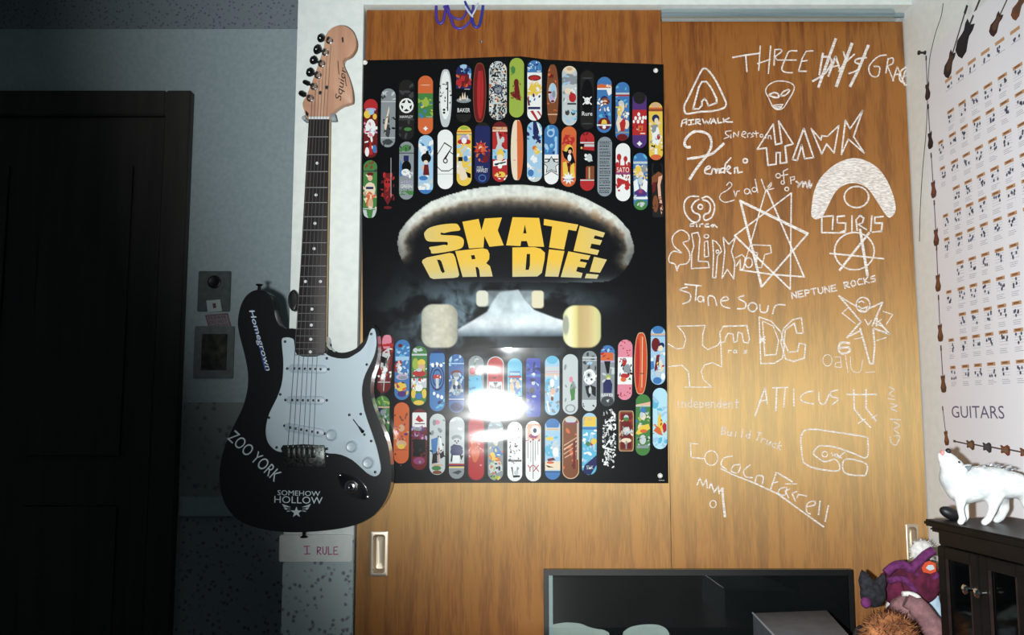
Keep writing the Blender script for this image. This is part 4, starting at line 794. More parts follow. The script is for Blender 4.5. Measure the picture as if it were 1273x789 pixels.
chalk('chalk lettering THREE DAYS GRACE with thick slashes across DAYS', [
 (Z9((110,165),(195,150),(285,138)),'w2.2'),(Z9((195,150),(203,258)),'w2.2'),(Z9((290,90),(280,250)),''),(Z9((272,205),(355,178)),''),(Z9((358,90),(343,270)),''),(Z9((385,115),(380,215)),''),
 (Z9((385,115),(420,112),(430,125),(400,150),(385,160)),'s'),(Z9((385,160),(400,182),(525,182)),''),(Z9((530,122),(480,125),(460,160),(437,215),(432,245),(455,262),(500,265)),'s'),
 (Z9((635,122),(590,125),(565,170),(540,255),(592,255)),''),(Z9((560,190),(598,185)),''),
 (Z2((290,42),(240,180),(185,335)),'w3.4'),(Z2((212,130),(190,260)),'w2.4'),(Z2((205,150),(250,155),(265,190),(220,255),(150,300)),'s w2.6'),(Z2((245,268),(290,150),(325,255)),'w2.6'),(Z2((260,215),(305,205)),''),
 (Z2((338,120),(355,180)),'w2.2'),(Z2((390,70),(345,190),(295,330)),'w3.6'),(Z2((405,135),(345,190),(310,240)),'w2'),(Z2((490,82),(430,230),(380,330)),'w3.4'),(Z2((478,155),(420,165),(410,185),(440,200),(420,235),(372,252)),'s w2.2'),
 (Z2((600,140),(550,150),(500,200),(495,240),(515,270),(550,268),(560,215),(525,210)),'s'),(Z2((612,160),(598,250)),''),(Z2((612,165),(640,158),(640,190),(605,208)),'s'),(Z2((608,208),(645,298)),''),
 (Z2((640,298),(668,210),(700,292)),''),(Z2((650,260),(690,255)),''),(Z2((725,212),(690,240),(683,290),(712,312)),'s w2.2'),(Z2((752,212),(715,240),(700,290),(712,322),(748,324)),'w2'),(Z2((705,272),(748,258)),'')], name='chalk_lettering')
chalk('small chalk alien head with slanted eyes', [(Z9((325,385),(345,345),(400,320),(470,325),(510,350),(505,390),(470,450),(440,495),(405,505),(375,490),(345,430)),'sc w1.4'),
 (Z9((350,410),(380,395),(405,403),(410,425),(380,425)),'sc w2'),(Z9((425,415),(440,390),(475,375),(480,385),(455,410)),'sc w2'),(Z9((365,480),(400,474),(438,472),(428,487),(385,487)),'c w1.5'),(Z9((385,492),(408,500),(430,490)),'s w1.2')])
chalk('chalk rounded triangle logo over the word AIRWALK', [(Z1((250,75),(275,88),(320,150),(375,265),(382,295),(365,318),(300,335),(220,340),(150,352),(130,340),(128,300),(150,255),(195,160),(232,88)),'sc w2.3'),
 (Z1((180,322),(200,250),(215,190),(235,155),(262,155),(290,190),(325,260),(325,285),(275,303),(262,272),(250,260),(235,275),(235,300),(215,322),(180,322)),'w2.2'),
 (Z1((108,430),(115,392),(140,384),(140,418)),''),(Z1((112,410),(140,404)),''),(Z1((150,392),(185,388)),''),(Z1((168,392),(168,418)),''),(Z1((152,420),(187,415)),''),(Z1((196,416),(198,386),(222,386),(222,398),(198,402),(226,416)),''),
 (Z1((238,384),(250,414),(262,394),(275,414),(288,382)),''),(Z1((290,412),(305,380),(322,412)),''),(Z1((296,400),(316,400)),''),(Z1((332,380),(334,408),(356,405)),''),(Z1((366,380),(368,406)),''),(Z1((402,378),(368,394),(390,402),(422,402)),'')])
chalk('thick chalk script F with the letters ender', [(Z1((162,556),(142,556),(128,535),(140,500),(180,465),(222,460),(268,475),(290,510),(290,555),(270,600),(230,650),(190,705),(160,752)),'s w3.2'),(Z1((148,628),(215,618),(290,600),(330,570),(368,535)),'s w3.2'),
 (Z1((258,696),(285,682),(275,672),(255,690),(255,715),(285,722)),'s w2'),(Z1((292,722),(300,690),(316,690),(322,716)),'w2'),(Z1((322,716),(330,690),(342,692),(342,716)),'w1.8'),(Z1((378,685),(352,690),(350,712),(372,706)),'s w2'),(Z1((412,622),(378,660),(372,716)),'w1.8'),(Z1((385,700),(408,682),(396,672),(386,700),(412,718)),'s w2'),(Z1((435,716),(435,686),(452,680),(456,712),(482,708)),'w2'),(Z1(*circ(500,640,13)),'c w2')], name='chalk_lettering')
chalk('faint small chalk word beside the script F', [(Z1((415,455),(380,462),(385,480),(402,490),(370,505)),'s'),(Z1((412,480),(412,502)),''),(Z1((428,495),(430,465),(455,492),(460,460)),''),(Z1((480,482),(505,470),(490,460),(478,485),(502,498)),'s'),(Z1((515,496),(515,474),(532,470)),''),(Z1((552,468),(538,478),(550,488),(534,496)),'s'),(Z1((565,458),(570,496)),''),(Z1((555,474),(582,470)),''),(Z1(*circ(600,486,9)),'c'),(Z1((626,480),(626,502)),''),(Z1((640,506),(642,486),(656,486),(660,508)),'')], 'chalk_mid', 1.3, 'chalk_lettering')
chalk('chalk outline lettering HAWK with an arrow shaped H', [(Z9((375,600),(270,765),(330,757),(341,870),(394,862),(394,787),(420,787),(420,857),(463,851),(452,745),(505,730),(410,580),(430,725),(390,735)),'c w2'),
 (Z2((95,590),(25,780),(55,785),(82,690),(100,775),(155,768)),'c w2'),(Z2((140,590),(205,745),(235,685),(280,740),(310,572),(240,638),(205,635),(200,660)),'c w1.9'),(Z2((350,540),(378,592),(455,480),(400,640),(465,740),(368,655),(325,750)),'c w2')], name='chalk_lettering')
arc = Z4((140,370),(148,290),(162,225),(200,150),(280,75),(370,36),(450,38),(540,85),(600,160),(640,250),(658,330),(650,372),(617,397),(585,362),(540,292),(490,222),(440,192),(380,186),(320,210),(280,252),(240,332),(210,387),(175,407),(150,397))
arcS = [(v.x, v.y) for v in spline([Vector((x, y, 0)) for x, y in arc], 4)]
chalk('big filled chalk arch over a circle and the letters OSIRIS', [(Z4(*circ(418,270,75,65)),'c w2'),(Z4((270,470),(275,386),(205,390),(205,488),(315,490),(348,485)),'w2'),(Z4((345,386),(300,390),(300,428),(352,430),(350,475),(320,486)),'w2'),(Z4((390,385),(390,487)),'w2'),
 (Z4((422,475),(415,410),(440,383),(462,400),(455,428),(428,438),(480,470)),'w2'),(Z4((512,385),(505,480)),'w2'),(Z4((582,390),(530,394),(530,430),(576,430),(570,480),(515,486)),'w2')], fills=[arcS])
chalk('chalk circle crossed by an anarchy letter A', [(Z4(*circ(405,602,122,115)),'c w1.9'),(Z4((495,490),(315,718)),'w2.8'),(Z4((440,470),(485,750)),'w3.2'),(Z4((255,615),(585,648)),'w2.1')])
chalk('chalk double curl emblem over the word circa', [(Z3((215,95),(160,95),(128,130),(130,190),(160,235),(190,252),(218,240),(220,208),(185,190),(172,160),(190,128),(216,112)),'s w2'),(Z3((235,105),(270,95),(305,130),(312,170),(295,220),(260,240),(245,226),(252,205),(280,190),(286,150),(270,125),(240,115)),'s w2'),(Z3(*circ(225,158,14)),'c w1.9'),
 (Z3((188,260),(165,262),(163,278),(184,275)),''),(Z3((200,262),(204,280)),''),(Z3((222,280),(222,264),(240,262)),''),(Z3((275,262),(255,266),(255,280),(278,280)),''),(Z3((302,266),(290,274),(300,282),(312,268),(328,284)),'')])
chalk('outlined chalk lettering SLIPKNOT', [(Z3((155,360),(150,325),(110,300),(70,320),(52,355),(65,400),(110,440),(60,430),(35,460),(35,495),(70,510),(82,550),(95,515),(140,505),(160,475),(155,430),(120,380),(130,372)),'sc'),
 (Z3((172,322),(210,315),(222,350),(212,490),(272,494),(280,530),(170,536),(172,440),(185,400)),'c'),(Z3((250,372),(270,366),(276,460),(250,466)),'c'),(Z3(*circ(262,338,14,11)),'c'),(Z3((300,362),(320,370),(345,400),(355,430),(330,460),(320,592),(300,592),(306,450)),'c'),(Z3(*circ(330,432,9)),'c'),
 (Z3((365,345),(400,388),(440,345),(415,430),(436,500),(430,600),(390,540),(358,595),(375,430)),'c'),(Z3((440,470),(480,450),(500,470),(490,540),(470,540),(470,480),(445,520)),''),(Z3(*circ(522,500,22,30)),'c'),(Z3((540,390),(655,395),(660,440),(620,450),(600,530),(565,530),(575,440),(540,430)),'c')], 'chalk_mid', 1.5, 'chalk_lettering')
chalk('large chalk nine pointed star of crossing lines', [(Z10((185,230),(575,420)),'w3.2'),(Z10((188,232),(310,725)),'w2.8'),(Z10((310,725),(575,420)),'w2'),(Z10((480,185),(155,430)),'w1.8'),(Z10((481,185),(475,740)),'w1.8'),(Z10((475,740),(155,430)),'w2.2'),(Z10((335,165),(245,480)),'w1.5'),(Z10((340,165),(555,668)),'w2'),(Z10((555,668),(380,655),(185,628)),'w1.9'),(Z10((245,480),(200,625)),'w1.1')])
chalk('curly faint chalk writing CRADLE OF FILTH', [(Z10((108,140),(125,122),(138,140),(112,168),(78,188),(68,215),(98,238),(152,225)),'s'),(Z10((150,172),(160,205),(168,175),(182,172)),''),(Z10(*circ(225,175,15)),'c'),(Z10((240,165),(250,190)),''),(Z10(*circ(268,165,13)),'c'),(Z10((272,105),(288,182)),''),(Z10((308,105),(330,165)),''),(Z10((345,150),(365,125),(362,145),(345,165),(380,158)),'s'),(Z10(*circ(405,85,13)),'c'),(Z10((462,45),(435,60),(440,130)),''),(Z10((425,85),(460,78)),''),(Z10(*circ(432,124,10)),'c'),
 (Z10((475,92),(480,132)),''),(Z10((475,95),(500,90),(498,108),(478,110)),''),(Z10((508,118),(525,130),(520,150),(545,118),(548,150),(562,120),(575,155),(585,112),(590,155),(600,130)),'s w1.9'),(Z10(*circ(455,162,11)),'c')], 'chalk_mid', 1.3, 'chalk_lettering')
chalk('chalk lettering STONE SOUR', [(Z5((145,82),(100,98),(160,122),(160,165),(118,185)),'s w1.7'),(Z5((130,65),(230,75)),''),(Z5((202,72),(195,165)),''),(Z5(*circ(226,155,17)),'c'),(Z5((244,140),(246,175)),''),(Z5((275,195),(275,140),(310,145),(325,195)),'s'),(Z5((350,168),(396,160),(380,140),(350,165),(362,198),(405,212)),'s'),(Z5((492,135),(458,150),(502,180),(495,212),(452,215)),'s w1.8'),(Z5(*circ(545,205,27)),'c w1.8'),(Z5((590,190),(595,232),(630,235),(642,195)),'s'),(Z5((668,246),(680,205),(700,190),(745,192)),'s')], 'chalk_mid', 1.7, 'chalk_lettering')
chalk('neat chalk capitals NEPTUNE ROCKS on a slant', write('NEPTUNE', 984.5, 371, 1042, 361, 7.6)+write('ROCKS', 1050, 358.5, 1091, 349, 7.6), 'chalk_mid', 1.7, 'chalk_lettering')
chalk('pale chalk cross shaped outline at the left edge of the door', [(Z5((85,322),(255,318),(240,370),(238,440),(270,465),(330,440),(348,415)),''),(Z5((85,322),(120,360),(136,400),(122,455),(80,462),(28,430)),''),(Z5((350,430),(356,572),(300,545),(250,560),(230,600),(245,650),(295,695),(130,695)),''),(Z5((160,690),(152,600),(110,560),(32,570)),'')], 'chalk_mid', 1.4)
chalk('very faint chalk word INDEPENDENT', write('independent', 840, 506, 920, 507, 12), 'chalk_faint', 1.5, 'chalk_lettering')
chalk('chalk box with a rounded letter m', [(Z5((350,425),(345,360),(366,323),(510,318),(526,400),(518,426),(490,420),(480,366),(456,360),(450,415),(430,420),(425,370),(396,365),(380,390),(375,416)),'c w1.6')]+sm_(write('Draws', 898, 438.5, 930.5, 439, 6.5), ''), 'chalk_mid', 1.4)
chalk('double outlined chalk letters DC', [(Z5((585,265),(596,552),(680,548),(728,520),(740,440),(720,360),(660,292)),'c w1.7'),(Z5((606,290),(620,500),(690,495),(705,410),(672,322)),'c w1.5'),(Z5((590,385),(620,425)),'w2'),(Z5((620,385),(590,425)),'w2'),(Z5((588,405),(622,405)),'w2'),
 (CB((632,590),(640,660),(612,660),(600,615),(560,645),(555,700),(575,745),(615,740),(622,705),(650,710),(645,770),(600,785),(562,775),(540,700),(552,640),(592,600)),'c w1.7')], 'chalk_mid', 1.5, 'chalk_lettering')
chalk('chalk winged star figure with a grinning round head', [(Z6((310,185),(400,290),(445,345),(410,385),(360,440)),'w2.2'),(Z6((310,185),(415,250)),'w1.8'),(Z6(*circ(458,240,42,45)),'c w1.8'),(Z6((432,225),(450,218),(465,228)),'s'),(Z6((430,250),(455,262),(488,250)),'s w1.8'),(Z6((440,270),(470,282),(482,262)),'s w1.8'),(Z6((490,265),(578,225),(545,300),(515,370)),'w2'),
 (Z6((360,440),(440,400)),'w1.8'),(Z6((440,385),(470,490),(500,600),(520,600),(530,490),(520,390)),'w2.2'),(Z6((525,385),(620,420),(560,350)),'w2.2'),(Z6((470,330),(490,365),(510,335)),''),(Z6((545,320),(540,370)),''),(Z6((570,330),(535,355),(580,375)),''),(Z6((330,290),(365,260)),'w1.3'),(Z6((330,290),(410,355)),'w1.4'),(Z6((580,280),(640,300),(600,360)),'w1.2'),(Z6((405,450),(460,440)),'w1.2'),(Z6((540,460),(600,440)),'w1.2')], 'chalk_mid', 1.6)
chalk('chalk numeral 6 with faint letters below', [(Z6((375,475),(320,475),(310,520),(335,540),(375,525),(368,500),(318,505)),'s w2.8'),(Z6(*circ(240,580,28,35)),'c w1'),(Z6((285,560),(320,560),(325,625),(285,620),(290,595),(322,592)),'w1'),(Z6((350,550),(365,655)),'w1'),(Z6((380,560),(390,640),(440,650),(455,580)),'s w1'),(Z6((470,655),(530,650)),'w1')], 'chalk_mid', 1.4)
chalk('chalk lettering ATICUS beside two crosses', [(CC((425,275),(470,150),(480,222)),'w2'),(CC((442,212),(478,204)),''),(CC((505,150),(572,148)),''),(CC((522,150),(518,252)),'w2'),(CC((560,150),(553,236)),'w1.8'),(CC((598,155),(598,232)),'w1.8'),(CC((684,164),(650,172),(628,192),(640,212),(686,222)),'s w1.8'),(CC((710,170),(712,212),(735,222),(756,178)),'s'),(CC((795,160),(764,168),(766,188),(796,200),(770,224)),'s w1.8'),
 (CC((835,180),(967,180)),'w2'),(CC((865,158),(868,245),(902,288),(940,326)),'w2.2'),(CC((920,158),(920,240),(965,298)),'w2.2'),(CC((885,308),(915,290)),'w1.6'),(CC((945,285),(968,272)),'w1.6')], 'chalk_mid', 1.7, 'chalk_lettering')
chalk('rounded chalk rectangle logo with a curl inside', [(Z8((95,265),(70,290),(65,330),(75,420),(90,442),(140,465),(250,478),(265,455),(255,430),(235,418),(190,430),(145,405),(130,385),(145,360),(170,348),(240,355),(330,385),(405,408),(410,320),(395,302),(260,280),(150,265)),'sc w1.9'),(Z8((285,425),(292,488),(385,502),(402,490),(408,455),(390,435),(330,418)),'sc w1.9'),(Z8(*circ(188,392,14)),'c w1.3'),(Z8((222,385),(235,405),(245,385),(262,405),(290,382)),'w1.8'),(Z8((245,405),(275,410)),'w1.8')], 'chalk_mid', 1.6)
chalk('faint chalk writing running down the right edge', [(Z8((520,45),(545,60),(520,80),(545,95)),'s'),(Z8((515,105),(550,110)),''),(Z8((525,130),(560,140),(530,155),(560,170)),'s'),(Z8((525,210),(578,215)),''),(Z8((545,225),(575,245),(545,262),(570,285)),'s'),(Z8((525,300),(530,330),(555,345),(575,300),(545,298)),'s')], 'chalk_faint', 1.6, 'chalk_lettering')
chalk('faint small chalk words in the middle of the door', write('Build', 896, 540, 934, 545, 10)+write('Truck', 938, 546, 972, 560, 10), 'chalk_faint', 1.6, 'chalk_lettering')
chalk('slanting underlined chalk writing ending in FARRELL', [(Z7((165,300),(168,385),(250,395)),'w1.6'),(Z7((165,300),(210,305)),'w1.2'),(Z7(*circ(292,390,40,45)),'c w1.5'),(Z7((420,378),(370,390),(352,430),(385,460)),'s w1.6'),(Z7((470,430),(430,435),(415,470),(455,480),(472,440)),'s'),(Z7((530,432),(490,470),(505,505),(545,510)),'s w1.6'),(Z7((560,545),(572,500),(610,505),(605,548)),'s w1.8'),
 (Z7((350,455),(420,490),(560,545),(700,610),(789,672)),'w1.8'),(Z7((690,480),(655,585)),'w1.8'),(Z7((700,482),(789,535)),'w1.8'),(Z7((665,545),(700,535)),''),(Z7((745,570),(712,580),(705,610),(745,615),(755,570)),'s w1.6'),
 (CC((575,640),(560,610),(580,600)),''),(CC((605,655),(590,620),(612,612)),''),(CC((612,640),(618,625),(655,632)),''),(CC((655,680),(690,672),(690,655),(660,665),(655,700),(672,712)),'s'),(CC((715,655),(708,715)),'w1.8'),(CC((752,675),(738,745)),'w1.8'),(CC((560,578),(612,578)),'w1.2'),(CC((520,618),(620,690),(732,770)),'w2')], 'chalk_mid', 1.6, 'chalk_lettering')
chalk('chalk letters MM with a long tail and a small circle', [(Z7((205,555),(222,512),(240,560),(262,520),(268,575)),'w1.5'),(Z7((280,575),(290,540),(310,600),(335,560),(340,610)),'w1.7'),(Z7((345,590),(365,575)),'w2'),(Z7((360,575),(366,660),(376,748)),'w2.8'),(Z7(*circ(303,672,19,22)),'c w1.3')], 'chalk_mid', 1.5, 'chalk_lettering')

# ------------------------------------------------------------------ electric guitar
YG = -0.080; BD = 0.044
gb = P(380, 661, YG); gb.y = YG+BD/2
gt = thing('electric_guitar', 'black electric guitar with white pickguard and band stickers, hanging upright on the narrow wall', 'guitar', gb)
BODY = [(367,409),(361,408),(354.5,409.4),(348,405),(343,396),(340.3,383.7),(338.5,371),(333,364),(324,360),(315.5,361),(306.6,367),(300.4,377),(296.8,390),(295.6,403),(297.7,416),(301.3,430),(304.8,444),(307.5,458),(308.4,471),(307,487),(301,508),(290,530),(279.4,555),(273.2,581),(273.8,607),(281,629),(296,646),(316,655),(342,660),(368,661.5),(402,659.5),(432,655),(454,647),(471,634),(482,616),(486.3,598),(486,580),(483.5,558),(478.5,540),(471,522),(464,503),(460.6,487),(461.6,470),(466.4,455),(469.6,439),(469.5,422),(467.5,410),(464.8,404.5),(461.5,408),(457,417),(450.5,425),(443,432.5),(433.5,437),(424,438.5),(414.5,437),(408.6,433),(405,427),(404,418),(390,412)]
def sp(pts, n=3): return [(v.x, v.y) for v in spline([Vector((x, y, 0)) for x, y in pts], n)]
prism('body', sp(BODY), YG, BD, M['black_gloss'], gt, bevel=0.0055, seg=4, smooth=50)
PG = [(350,423),(352.5,420),(357,419),(362,420),(365.4,423),(366.5,436.5),(370,441),(376,443),(393,443),(401,441),(404,438.5),(407,441),(412,443.7),(426.7,446),(434,444.5),(441,440.5),(448,436),(453,431),(457,422),(459.5,413),(462,408.6),(464,408),(466,410),(467.6,418),(467.8,429),(464.5,443),(457.5,457.5),(451.5,472),(449.6,489.5),(453,511),(460.4,532.8),(467.6,554.5),(472,573),(473.4,583),(471,589.5),(465,592),(456,587.5),(443.5,576),(431.5,567.5),(417,563.6),(403.8,562.5),(403.4,553),(351.5,553),(351,561.5),(345.5,560.8),(339.5,557.5),(333.6,551),(330.5,541),(331,528),(335,513),(344,495),(349.8,479),(352,462),(352,444)]
YP = YG - 0.0022
prism('pickguard', sp(PG, 2), YP, 0.0024, M['pickguard'], gt, bevel=0.0006, seg=2, smooth=30)
def screw(x, y, Y, r=0.0026, m='tuner'):
    return lathe_obj('screw', P(x, y, Y), (0,-1,0), [(r,-0.0004),(r,0.0003),(r*.6,0.0009),(0,0.0011)], M[m], gt, 10)
for x, y in ((354.5,424.5),(406.3,445.2),(461.5,415),(456,453),(448.5,514.5),(348.5,490),(344,556),(406.5,557.5),(466.5,586.5),(334.5,519),(461.5,548)): screw(x, y, YP)
def nline(y):   # neck centre line and half width (pixels) along the fingerboard
    t = (y-146)/(439-146); xl = 383.8+(367.2-383.8)*t; xr = 408.9+(404.3-408.9)*t; return xl, xr
YN = YG - 0.010
# neck: maple back, fingerboard, frets, dots
def quad_prism(name, pts, Y, d, m, parent, bevel=0.0, smooth=35): return prism(name, pts, Y, d, m, parent, bevel, 2, smooth)
nb = quad_prism('neck', [(nline(144)[0]-0.3,144),(nline(144)[1]+0.3,144),(nline(435)[1]+0.3,435),(nline(435)[0]-0.3,435)], YN+0.0055, 0.0165, M['amber'], gt, 0.003)
fbp = [(nline(147)[0],147),(nline(147)[1],147),(nline(436)[1],436),(401,440.5),(385.5,442),(371,440.5),(nline(436)[0],436)]
fb = quad_prism('fretboard', fbp, YN, 0.0056, M['rosewood'], gt, 0.0008)
NUT, SC = 146.5, 419.0
for n in range(1, 22):
    y = NUT + SC*(1-2**(-n/12)); xl, xr = nline(y); a, b_ = P(xl+.4, y, YN-0.0004), P(xr-.4, y, YN-0.0004)
    tube_obj('fret', [a, (a+b_)/2, b_], 0.0009, M['fret'], fb, 6)
for n in (3,5,7,9,12,15,17,19,21):
    y = NUT + SC*(1-(2**(-n/12)+2**(-(n-1)/12))/2); xl, xr = nline(y); cx = (xl+xr)/2
    for fx in ((-0.28, 0.28) if n == 12 else (0,)):
        lathe_obj('inlay_dot', P(cx+fx*(xr-xl), y, YN), (0,-1,0), [(0.0030,-0.0002),(0.0030,0.0002),(0,0.0003)], M['dot'], fb, 12)
# headstock
HS = [(383,148),(379.5,140),(376.8,133.5),(376.3,127),(381,119),(386.6,105),(392,91),(398,73),(402.8,57.5),(404.3,45),(410.4,36.5),(420,31.6),(431,33),(439.5,41),(443,52),(440.7,62.5),(434.5,69.6),(428,72.4),(425.6,75.5),(428,84),(432.7,94.5),(437,108.6),(438.3,119),(437.7,127),(431,128.5),(422,132.6),(415,138),(410.5,144),(409.5,148)]
YH = YG - 0.004
hs = prism('headstock', sp(HS, 3), YH, 0.0145, M['maple'], gt, bevel=0.0012, seg=2, smooth=40)
prism('nut', [(nline(146)[0]-.2,144.6),(nline(146)[1]+.2,144.6),(nline(146)[1]+.2,147.8),(nline(146)[0]-.2,147.8)], YN-0.0015, 0.008, M['dot'], gt, 0.0005)
POST = [(410,50.7),(404.9,65.5),(400.3,79.4),(395.6,93.6),(390.8,108),(386,122.3)]
BUT = [(399.4,47.5),(394.9,61.7),(390.1,75),(385.7,90),(380.4,102.8),(375.6,116.6)]
BS = [(1,1),(1.1,1.15),(1.05,1),(1.15,1.05),(.9,.5),(1.0,.62)]
for (px, py), (bx, by), (sx, sy) in zip(POST, BUT, BS):
    t = thing
    peg = lathe_obj('tuning_peg', P(px, py, YH), (0,-1,0), [(0.0078,-0.001),(0.0078,0.0012),(0.0070,0.0022),(0.0050,0.0027),(0.0038,0.012),(0.0030,0.0132),(0,0.0134)], M['chrome'], gt, 20)
    a, b_ = P(px, py, YH+0.020), P(bx, by, YH+0.020); d = (b_-a).normalized()
    tube_obj('tuner_shaft', [a, b_-d*0.003], 0.0022, M['tuner'], peg, 8)
    lathe_obj('tuner_button', b_, d, [(0.0025,-0.007),(0.0050*sx,-0.0055),(0.0085*sy,-0.001),(0.0088*sy,0.003),(0.0062*sy,0.0062),(0,0.007)], M['tuner'], peg, 14)
for x, y in ((407,109.8),(398.8,116.5)):
    lathe_obj('string_tree', P(x, y, YH), (0,-1,0), [(0.0032,-0.0004),(0.0032,0.0016),(0.0022,0.0024),(0.0022,0.0044),(0.0040,0.005),(0.0034,0.0062),(0,0.0066)], M['chrome'], gt, 14)
# strings
SN = [nline(146)[0]+3+i*(nline(146)[1]-nline(146)[0]-6)/5 for i in range(6)]
SB = [357.5+i*6.35 for i in range(6)]
for i in range(6):
    px, py = POST[5-i]
    pts = [P(px+1.5, py+1, YH-0.007), P(SN[i], 145, YN-0.003), P(SB[i]+ (SN[i]-SB[i])*0.3, 439, YN-0.0065), P(SB[i], 556, YN-0.0085)]
    tube_obj('string', pts, 0.00055-0.00005*i if i < 4 else 0.0004, M['string'], gt, 5)
# pickups
def pickup(xl, yl, xr, yr, sxl, syl, sxr, syr):
    a, b_ = Vector((xl, yl)), Vector((xr, yr)); d = (b_-a).normalized(); nrm = Vector((-d.y, d.x))*5.2
    pts = []
    for k in range(9): 
        t = math.radians(90+k*22.5); pts.append(a + Vector((d.x*math.cos(t)*5.2 - d.y*math.sin(t)*5.2, d.y*math.cos(t)*5.2 + d.x*math.sin(t)*5.2)))
    for k in range(9):
        t = math.radians(-90+k*22.5); pts.append(b_ + Vector((d.x*math.cos(t)*5.2 - d.y*math.sin(t)*5.2, d.y*math.cos(t)*5.2 + d.x*math.sin(t)*5.2)))
    o = prism('pickup', [tuple(p) for p in pts], YP-0.0042, 0.0046, M['cover'], gt, 0.0010, 2, 40)
    for k in range(6):
        q = a + (b_-a)*(0.06+0.88*k/5)
        lathe_obj('pole_piece', P(q.x, q.y, YP-0.0042), (0,-1,0), [(0.0024,-0.0005),(0.0024,0.0008),(0.0019,0.0011),(0,0.0011)], M['tuner'], o, 10)
    screw(sxl, syl, YP); screw(sxr, syr, YP)
pickup(364,457.8,401,458.8,357.3,458,408.4,458.8); pickup(361.5,497,398.5,497.6,355,497,406.3,497.4); pickup(358.8,530.8,397.5,537.8,353.7,529,403.6,538.8)
for x, y in ((412.7,540.7),(437.5,555.0),(458.0,575.0)):
    o = lathe_obj('control_knob', P(x, y, YP), (0,-1,0), [(0.0118,-0.0002),(0.0116,0.002),(0.0098,0.0032),(0.0088,0.010),(0.0078,0.0112),(0.004,0.0106),(0,0.0104)], M['knobp'], gt, 28)
    a = P(x, y, YP-0.0112); 
sl0, sl1 = P(438.7,520.8,YP), P(450.8,536.4,YP)
sel = tube_obj('pickup_selector', [P(439,521,YP-0.0001), P(449.5,535,YP-0.0001)], 0.0011, M['black_plastic'], gt, 6)
tube_obj('selector_tip', [P(446,530,YP), P(448.5,533.5,YP-0.006), P(450.8,536.4,YP-0.012)], [0.0015,0.0026,0.0034], M['tuner'], sel, 10)
screw(434.4,515.5,YP); screw(453,540,YP)
# tremolo bridge with six saddles
br = prism('bridge', [(351.8,553),(402.8,553),(402.8,580),(351.8,580)], YG-0.0045, 0.005, M['bridge'], gt, 0.001, 2)
for i in range(6):
    x0 = SB[i]-2.7
    prism('saddle', [(x0,556),(x0+5.4,556),(x0+5.4,569),(x0,569)], YG-0.0085, 0.0045, M['bridge'], br, 0.0008, 2)
    screw(SB[i], 554.6, YG-0.0045, 0.0018, 'chrome')
for x, y in ((402,563),(406.5,567),(400,577.5)): screw(x, y, YG, 0.0026, 'chrome')
# jack plate
def boat(cx, cy, L, W, ang, n=28):
    out = []
    for k in range(n):
        t = 2*math.pi*k/n; u = math.copysign(abs(math.cos(t))**0.9, math.cos(t))*L; v = math.sin(t)*W*(1-0.25*abs(u/L)**2)
        out.append((cx+u*math.cos(ang)-v*math.sin(ang), cy+u*math.sin(ang)+v*math.cos(ang)))
    return out
jk = prism('jack_plate', boat(439, 604.5, 23, 11.5, math.radians(40)), YG-0.0014, 0.0016, M['tuner'], gt, 0.0006, 2)
lathe_obj('jack_socket', P(436.5, 605, YG-0.0014), (0,-1,0), [(0.0125,-0.0004),(0.0125,0.0010),(0.0108,0.0016),(0.0100,0.0004),(0.0075,-0.0006),(0.0068,0.0026),(0.0046,0.003),(0.0042,-0.001),(0,-0.001)], M['chrome'], jk, 24)
screw(422.4,590.6,YG-0.0014,0.0024,'chrome'); screw(456.5,617.8,YG-0.0014,0.0032,'chrome')
for x, y, dz in ((322.5,357,1),(378,664,-1)):
    c = P(x, y, YG+BD*0.5)
    lathe_obj('strap_button', c, (0,0,dz), [(0.0045,-0.006),(0.0032,-0.002),(0.0032,0.002),(0.0072,0.0045),(0.0072,0.006),(0.003,0.007),(0,0.007)], M['tuner'], gt, 16)
# stickers and lettering on the guitar
def lettering(name, word, cx, cy, wpx, hpx, ang, Y, m, parent, label, shear=0.0, spacing=1.0):
    v, f = text_polys(word, shear, spacing); ca, sa = math.cos(math.radians(ang)), math.sin(math.radians(ang)); pts = []
    for a, b_ in v:
        x, y = a*wpx, -b_*hpx; pts.append(P(cx+x*ca-y*sa, cy+x*sa+y*ca, Y))
    o = mesh_obj(name, pts, f, M[m], parent); tag(o, label); return o
YD = YG - 0.0005
lettering('sticker_lettering', 'ZOO YORK', 316.5, 566.5, 80, 15.5, 42.5, YD, 'print_white', gt, 'white lettering ZOO YORK')
lettering('sticker_lettering', 'SOMEHOW', 371.5, 612.8, 53, 6.2, 1.5, YD, 'print_white', gt, 'white lettering SOMEHOW', 0.0)
lettering('sticker_lettering', 'HOLLOW', 371, 621.2, 60, 8.6, 1.5, YD, 'print_white', gt, 'white lettering HOLLOW')
bm = bmesh.new()
def flat(bm, pts, Y):
    bm.faces.new([bm.verts.new(P(x, y, Y)) for x, y in pts])
flat(bm, star(368.5, 636.5, 7.4, 7.2), YD)
for s in (-1, 1):
    for k, (l, dy) in enumerate(((20,-6.2),(16,-3.4),(11,-0.8))):
        flat(bm, [(368.5+s*6.5, 634+dy*.6+2*k*.4), (368.5+s*(8+l*.5), 632.2+dy+k), (368.5+s*l, 630+dy+k), (368.5+s*(l-2), 632.2+dy+k), (368.5+s*(8+l*.4), 634.6+dy*.8+k)], YD)
o = bm_obj('sticker_emblem', bm, M['print_white'], gt); tag(o, 'white winged star emblem')
lettering('sticker_lettering', 'Homegrown', 322.5, 423, 78, 8.8, 74, YD, 'print_white', gt, 'white lettering Homegrown on the upper horn', 0.15)
prism('sticker', [(311.5,385),(313.5,384.5),(331.5,459),(329,460)], YD+0.0003, 0.0003, M['print_blue'], gt)
